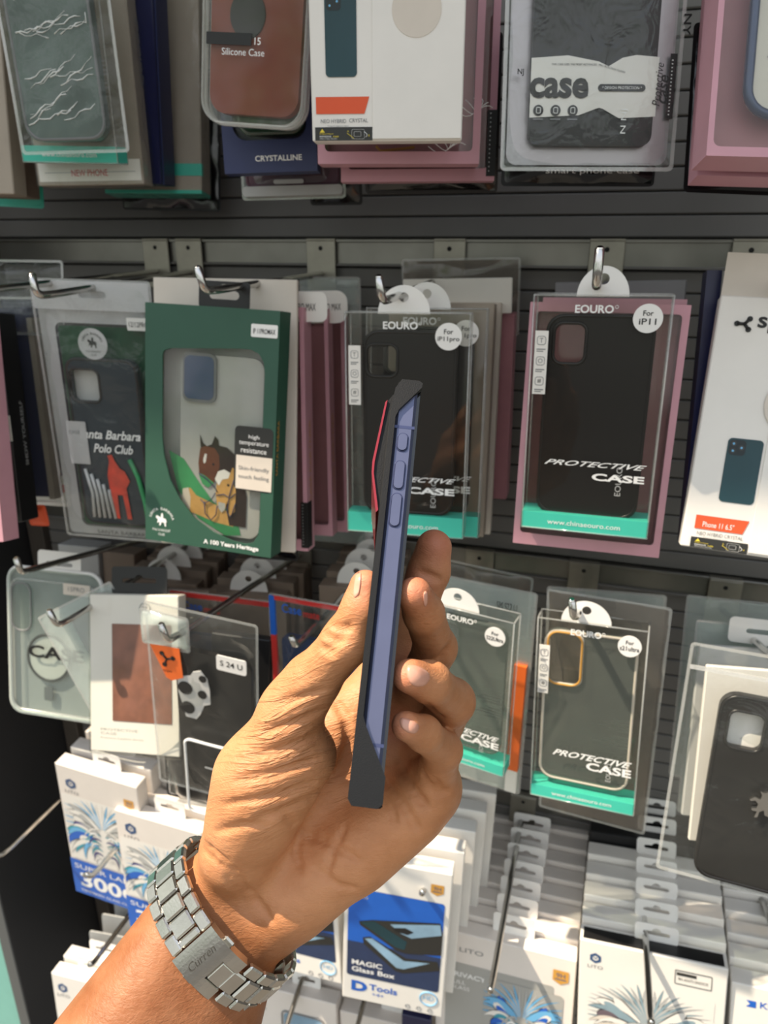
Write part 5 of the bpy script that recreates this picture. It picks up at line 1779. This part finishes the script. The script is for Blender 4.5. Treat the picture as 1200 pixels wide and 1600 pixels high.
def build_hand():
    new = []
    lines = [
        ([(519, 1088), (540, 1120), (546, 1160), (530, 1205), (490, 1245), (440, 1270), (402, 1282)], .0011),      # life line round the thumb ball
        ([(600, 1212), (618, 1240), (640, 1275), (655, 1300)], .0009),
        ([(655, 1195), (665, 1220), (685, 1245)], .0008), ([(620, 1180), (650, 1240), (668, 1262)], .0007),
        ([(440, 1270), (470, 1300), (520, 1320), (562, 1345)], .0006), ([(540, 1290), (520, 1330), (505, 1380)], .0006),
        ([(320, 1320), (350, 1345), (390, 1395), (425, 1440)], .0008), ([(305, 1318), (345, 1355), (380, 1408)], .0006),
        ([(500, 1010), (515, 1020), (525, 1000)], .0006), ([(506, 990), (524, 1004), (536, 998)], .0006), ([(515, 975), (536, 984), (548, 978)], .0005),
        ([(655, 895), (672, 900), (690, 908)], .0007),
        ([(505, 1078), (470, 1090), (430, 1100)], .0005),
    ]
    for k in range(4):
        y0 = 1120 + k * 38
        xl = 410 - k * 20
        lines.append(([(508 - k * 6, y0 - 12), (478 - k * 8, y0 + 2), (445 - k * 12, y0 + 14), (xl, y0 + 24)], .00055))
    lines += [([(598, 1235), (612, 1262), (618, 1290)], .0006), ([(676, 1215), (690, 1235), (700, 1240)], .0006), ([(560, 1390), (530, 1385), (495, 1360)], .0005),
              ([(470, 1300), (462, 1330), (470, 1360)], .0005), ([(700, 1010), (690, 1028), (672, 1036)], .0006), ([(690, 1122), (676, 1112), (668, 1100)], .0005),
              ([(338, 1300), (380, 1290), (415, 1290)], .0006)]
    for pts, r in lines:
        groove(pts, r)
    lo = np.array([cp3(40, 1800, .34)[0], cp3(200, 1745, .32)[1], .205])
    hi = np.array([.062, cp3(690, 800, .36)[1] + .004, .372])
    lo[0] = -.200
    h = .00105
    nb = 8
    n = np.ceil((hi - lo) / h / nb).astype(int) * nb + 1
    vals = np.full(n, 1.0, np.float32)
    cb = (n - 1) // nb
    ci = np.stack(np.meshgrid(*[np.arange(c) for c in cb], indexing='ij'), -1).reshape(-1, 3)
    cc = lo + (ci + .5) * nb * h
    cdv = sdf(cc, False)
    diag = nb * h * .87 + .003
    for i in np.where(np.abs(cdv) >= diag)[0]:
        a = ci[i] * nb
        vals[a[0]:a[0] + nb + 1, a[1]:a[1] + nb + 1, a[2]:a[2] + nb + 1] = math.copysign(1, cdv[i])
    act = np.where(np.abs(cdv) < diag)[0]
    off = np.stack(np.meshgrid(*[np.arange(nb + 1)] * 3, indexing='ij'), -1).reshape(-1, 3)
    for s in range(0, len(act), 300):
        blk = act[s:s + 300]
        idx = (ci[blk][:, None, :] * nb + off[None]).reshape(-1, 3)
        vals[idx[:, 0], idx[:, 1], idx[:, 2]] = sdf(lo + idx * h)
    # surface nets
    ins = vals < 0
    c8 = [ins[i:n[0] - 1 + i, j:n[1] - 1 + j, k:n[2] - 1 + k] for i in (0, 1) for j in (0, 1) for k in (0, 1)]
    cnt = sum(c.astype(np.int8) for c in c8)
    cells = np.argwhere((cnt > 0) & (cnt < 8))
    cid = np.full([k - 1 for k in n], -1, np.int32)
    cid[cells[:, 0], cells[:, 1], cells[:, 2]] = np.arange(len(cells))
    acc = np.zeros((len(cells), 3))
    num = np.zeros(len(cells))
    cor = [(i, j, k) for i in (0, 1) for j in (0, 1) for k in (0, 1)]
    for a in range(8):
        for b in range(a + 1, 8):
            ca_, cb_ = np.array(cor[a]), np.array(cor[b])
            if np.abs(ca_ - cb_).sum() != 1:
                continue
            va = vals[tuple((cells + ca_).T)]
            vb = vals[tuple((cells + cb_).T)]
            x = (va < 0) != (vb < 0)
            tt = np.clip(np.where(x, va / np.where(x, va - vb, 1), 0), 0, 1)
            acc += np.where(x[:, None], ca_ + (cb_ - ca_) * tt[:, None], 0)
            num += x
    vt = lo + (cells + acc / num[:, None]) * h
    faces = []
    for ax in range(3):
        e = np.zeros(3, int)
        e[ax] = 1
        o1, o2 = [np.eye(3, dtype=int)[k] for k in range(3) if k != ax]
        A = ins[:n[0] - e[0], :n[1] - e[1], :n[2] - e[2]]
        B = ins[e[0]:, e[1]:, e[2]:]
        ed = np.argwhere(A != B)
        ed = ed[(ed @ o1 > 0) & (ed @ o2 > 0) & (ed @ o1 < n[list(o1).index(1)] - 1) & (ed @ o2 < n[list(o2).index(1)] - 1)]
        q = np.stack([cid[tuple((ed - o1 - o2).T)], cid[tuple((ed - o2).T)], cid[tuple(ed.T)], cid[tuple((ed - o1).T)]], 1)
        fl = A[tuple(ed.T)] ^ (ax == 1)
        q[~fl] = q[~fl][:, ::-1]
        faces.append(q)
    faces = np.concatenate(faces)
    faces = faces[(faces >= 0).all(1)]
    # picture position of each vertex, for tone masks
    px = 600 + F * vt[:, 0] / vt[:, 2]
    py = 800 - F * vt[:, 1] / vt[:, 2]
    al = ((px - 372) * .55 + (1400 - py) * .83)
    palm = 1 / (1 + np.exp(-(al + 15) / 26))
    palm = palm * (1 - .42 / (1 + np.exp(-((px - 655) - (py - 1100) * .25) / 18)))
    tip = np.zeros(len(vt))
    for (x_, y_, r_) in ((644, 915, 26), (622, 1056, 26), (616, 1132, 24), (684, 845, 30), (572, 905, 30)):
        tip = np.maximum(tip, np.exp(-((px - x_) ** 2 + (py - y_) ** 2) / (2 * r_ * r_)))
    wv = np.array(list(CAM)) + vt[:, :1] * np.array(list(RGT)) + vt[:, 1:2] * np.array(list(UPV)) + vt[:, 2:] * np.array(list(FWD))
    me = bpy.data.meshes.new('person')
    base = wv.mean(axis=0)
    me.vertices.add(len(wv))
    me.vertices.foreach_set('co', (wv - base).ravel())
    me.loops.add(len(faces) * 4)
    me.loops.foreach_set('vertex_index', faces.ravel().astype(np.int32))
    me.polygons.add(len(faces))
    me.polygons.foreach_set('loop_start', np.arange(0, len(faces) * 4, 4, dtype=np.int32))
    me.update(calc_edges=True)
    me.validate()
    me.polygons.foreach_set('use_smooth', np.ones(len(me.polygons), bool))
    warp = 5 * np.sin(px * .021 + 1.3) + 4 * np.sin(px * .05 + py * .013) + 3 * np.sin(py * .043 - px * .017)
    along = (.30 * px + .95 * py + warp) * .01
    across = (.95 * px - .30 * py) * .01
    wr = np.exp(-((px - 445) ** 2 / (2 * 70 ** 2) + (py - 1165) ** 2 / (2 * 85 ** 2)))
    wr = np.maximum(wr, .6 * np.exp(-((px - 528) ** 2 + (py - 992) ** 2) / (2 * 26 ** 2)))
    for nm, a in (('palm', palm), ('tip', tip * .75), ('along', along), ('across', across), ('wrinkle', wr)):
        at = me.attributes.new(nm, 'FLOAT', 'POINT')
        at.data.foreach_set('value', a.astype(np.float32))
    me.materials.append(M['skin'])
    ob = bpy.data.objects.new('person', me)
    COL.objects.link(ob)
    ob.location = base
    tag(ob, 'left hand and forearm of a person gripping the phone between thumb and curled fingers', 'person')
    sm = ob.modifiers.new('smooth', 'SMOOTH')
    sm.iterations = 2
    sm.factor = .4
    # nails follow the fingertip surface
    for quad in ([(634, 1036), (672, 1049), (667, 1072), (640, 1071)], [(625, 1119), (656, 1131), (649, 1148), (627, 1139)], [(661, 926), (668, 924), (668, 944), (663, 948)], [(556, 892), (565, 892), (561, 930), (551, 934)]):
        qd = np.array(quad, float)
        N = 12
        u, v = np.meshgrid(np.linspace(-1, 1, N), np.linspace(-1, 1, N), indexing='ij')
        u, v = u.ravel(), v.ravel()
        uu, vv = u * np.sqrt(1 - v * v / 2.3), v * np.sqrt(1 - u * u / 2.3)
        a, b = (uu / .76 * .86 + 1) / 2, (vv / .76 * .86 + 1) / 2
        P = ((1 - a) * (1 - b))[:, None] * qd[0] + (a * (1 - b))[:, None] * qd[1] + (a * b)[:, None] * qd[2] + ((1 - a) * b)[:, None] * qd[3]
        q, ok = onto(P[:, 0], P[:, 1])
        if not ok.all():
            md = q[ok].mean(axis=0) if ok.any() else cp3(qd[:, 0].mean(), qd[:, 1].mean(), .265)
            q[~ok] = md
        vw = q / np.linalg.norm(q, axis=1)[:, None]
        edge = np.maximum(np.abs(u), np.abs(v)) > .99
        front = q - vw * np.where(edge, -.0001, .0005)[:, None]
        back = q + vw * .0008
        allv = np.concatenate([front, back])
        wv2 = np.array(list(CAM)) + allv[:, :1] * np.array(list(RGT)) + allv[:, 1:2] * np.array(list(UPV)) + allv[:, 2:] * np.array(list(FWD))
        fs = []
        for i in range(N - 1):
            for j in range(N - 1):
                k = i * N + j
                fs.append((k, k + 1, k + N + 1, k + N))
                fs.append((k + N * N, k + N * N + N, k + N * N + N + 1, k + N * N + 1))
        rim = [i * N for i in range(N)] + [(N - 1) * N + j for j in range(1, N)] + [i * N + N - 1 for i in range(N - 2, -1, -1)] + [j for j in range(N - 2, 0, -1)]
        for i in range(len(rim)):
            a_, b_ = rim[i], rim[(i + 1) % len(rim)]
            fs.append((a_, b_, b_ + N * N, a_ + N * N))
        o = MB().add([tuple(p - base) for p in wv2], fs, 'nail', True).build('nail', ob)
    return ob


build_hand()


# ------------------------------------------------------------------ watch
def build_watch():
    c0 = Vector(cp3(349, 1437, .321))
    e1 = Vector((.666, -.745, 0)).normalized()
    e3 = Vector((.745, .666, 0)).normalized()
    e2 = Vector((0, 0, -1))
    toW = lambda p: CAM + RGT * p.x + UPV * p.y + FWD * p.z
    rot = Matrix((RGT, UPV, FWD)).transposed()
    E1, E2, E3 = rot @ e1, rot @ e2, rot @ e3
    a, b = .0352, .0282
    # arc length table
    N = 720
    th = [2 * math.pi * i / N for i in range(N + 1)]
    pt = lambda t_: (a * math.cos(t_), b * math.sin(t_))
    cum = [0.0]
    for i in range(N):
        p, q = pt(th[i]), pt(th[i + 1])
        cum.append(cum[-1] + math.hypot(q[0] - p[0], q[1] - p[1]))
    tot = cum[-1]

    def at(s):
        s %= tot
        i = min(np.searchsorted(cum, s), N)
        return th[i]
    mt = Matrix((E1, E3, E2)).transposed().to_4x4()      # local x along band, y along the arm, z out towards the viewer at the clasp
    mt.translation = toW(c0)
    t = thing('wristwatch', 'scratched steel bracelet watch worn on the wrist, clasp side showing', 'watch', mt)

    def link(s, ln, w0, w1, th_, nm, m='steel', ch=.0007, lift=0.0):
        tt = at(s)
        p = pt(tt)
        tn = Vector((-a * math.sin(tt), 0, b * math.cos(tt))).normalized()
        nr = Vector((tn.z, 0, -tn.x))
        if nr.dot(Vector((p[0], 0, p[1]))) < 0:
            nr = -nr
        mb = MB().cbox(-ln / 2, ln / 2, w0, w1, -th_ / 2, th_ / 2, m, ch)
        # gently domed outer skin
        vs = []
        for v in mb.v:
            x, y, z_ = v
            z_ -= (x / ln) ** 2 * .0010
            q = Vector((p[0], 0, p[1])) + tn * x + Vector((0, 1, 0)) * y + nr * (z_ + lift)
            vs.append(q[:])
        mb.v = vs
        return mb.build(nm, t)

    pitch = tot / 26
    s90 = cum[N // 4]
    clasp_s = s90 - .0015
    half = .0103
    k = 0
    s = clasp_s + half + pitch * .5
    end = clasp_s - half + tot - pitch * .2
    while s < end - pitch * .2:
        tt = at(s)
        under = math.sin(tt) < -.80
        if not under:
            link(s, pitch * .94, -.0103, -.0050, .0030, 'side_link')
            link(s, pitch * .94, .0050, .0103, .0030, 'side_link')
            link(s + pitch * .5, pitch * .94, -.0049, .0049, .0032, 'centre_link', lift=.0002)
        s += pitch
    # clasp: three plates with a notch for the last centre link
    for w0, w1, f0, f1 in ((-.0104, -.0049, -1, 1), (-.0050, .0050, -.25, 1), (.0049, .0104, -1, 1)):
        mb = MB()
        nseg = 10
        vs, fs = [], []
        for i in range(nseg + 1):
            ss = clasp_s + half * (f0 + (f1 - f0) * i / nseg)
            tt = at(ss)
            p = pt(tt)
            tn = Vector((-a * math.sin(tt), 0, b * math.cos(tt))).normalized()
            nr = Vector((tn.z, 0, -tn.x))
            if nr.dot(Vector((p[0], 0, p[1]))) < 0:
                nr = -nr
            for y in (w0, w1):
                for o in (-.0016, .0022):
                    vs.append((Vector((p[0], y, p[1])) + nr * o)[:])
        for i in range(nseg):
            o = i * 4
            fs += [(o, o + 4, o + 5, o + 1), (o + 2, o + 3, o + 7, o + 6), (o + 1, o + 5, o + 7, o + 3), (o, o + 2, o + 6, o + 4)]
        fs += [(0, 1, 3, 2), tuple(nseg * 4 + q for q in (0, 2, 3, 1))]
        mb.add(vs, fs, 'steel', False)
        plate = mb.build('clasp_plate', t)
    link(clasp_s + half + pitch * .25, pitch * .44, -.0049, .0049, .0032, 'centre_link', lift=.0002)
    link(clasp_s - half * .62, pitch * .9, -.0048, .0048, .0032, 'centre_link', lift=.0006)
    # engraved script on the clasp
    tt = at(clasp_s + .0035)
    p = pt(tt)
    tn = Vector((-a * math.sin(tt), 0, b * math.cos(tt))).normalized()
    nr = Vector((tn.z, 0, -tn.x))
    if nr.dot(Vector((p[0], 0, p[1]))) < 0:
        nr = -nr
    v, f = glyphs('Curren', .3, 0.0)
    v = (v - v.mean(axis=0)) * (.0135 / (v[:, 0].max() - v[:, 0].min()))
    MB().add([(Vector((p[0], 0, p[1])) + nr * .00235 + Vector((0, 1, 0)) * q[0] + tn * q[1])[:] for q in v], f, 'engraved').build('engraving', plate)
    # fold-over buttons on both edges of the clasp
    for y in (-.0112, .0112):
        link(clasp_s + .001, .0052, y - .0009, y + .0009, .0024, 'push_button')
    # watch head on the far side of the wrist
    mb = MB()
    mb.tube([(0, 0, -b - .0075), (0, 0, -b - .0060), (0, 0, -b + .0000)], [.0170, .0185, .0185], 'steel', 40)
    wc = mb.build('watch_case', t)
    mb = MB().tube([(0, 0, -b - .0079), (0, 0, -b - .0074)], [.0160, .0165], 'black_gloss', 40)
    mb.build('dial', wc)


build_watch()
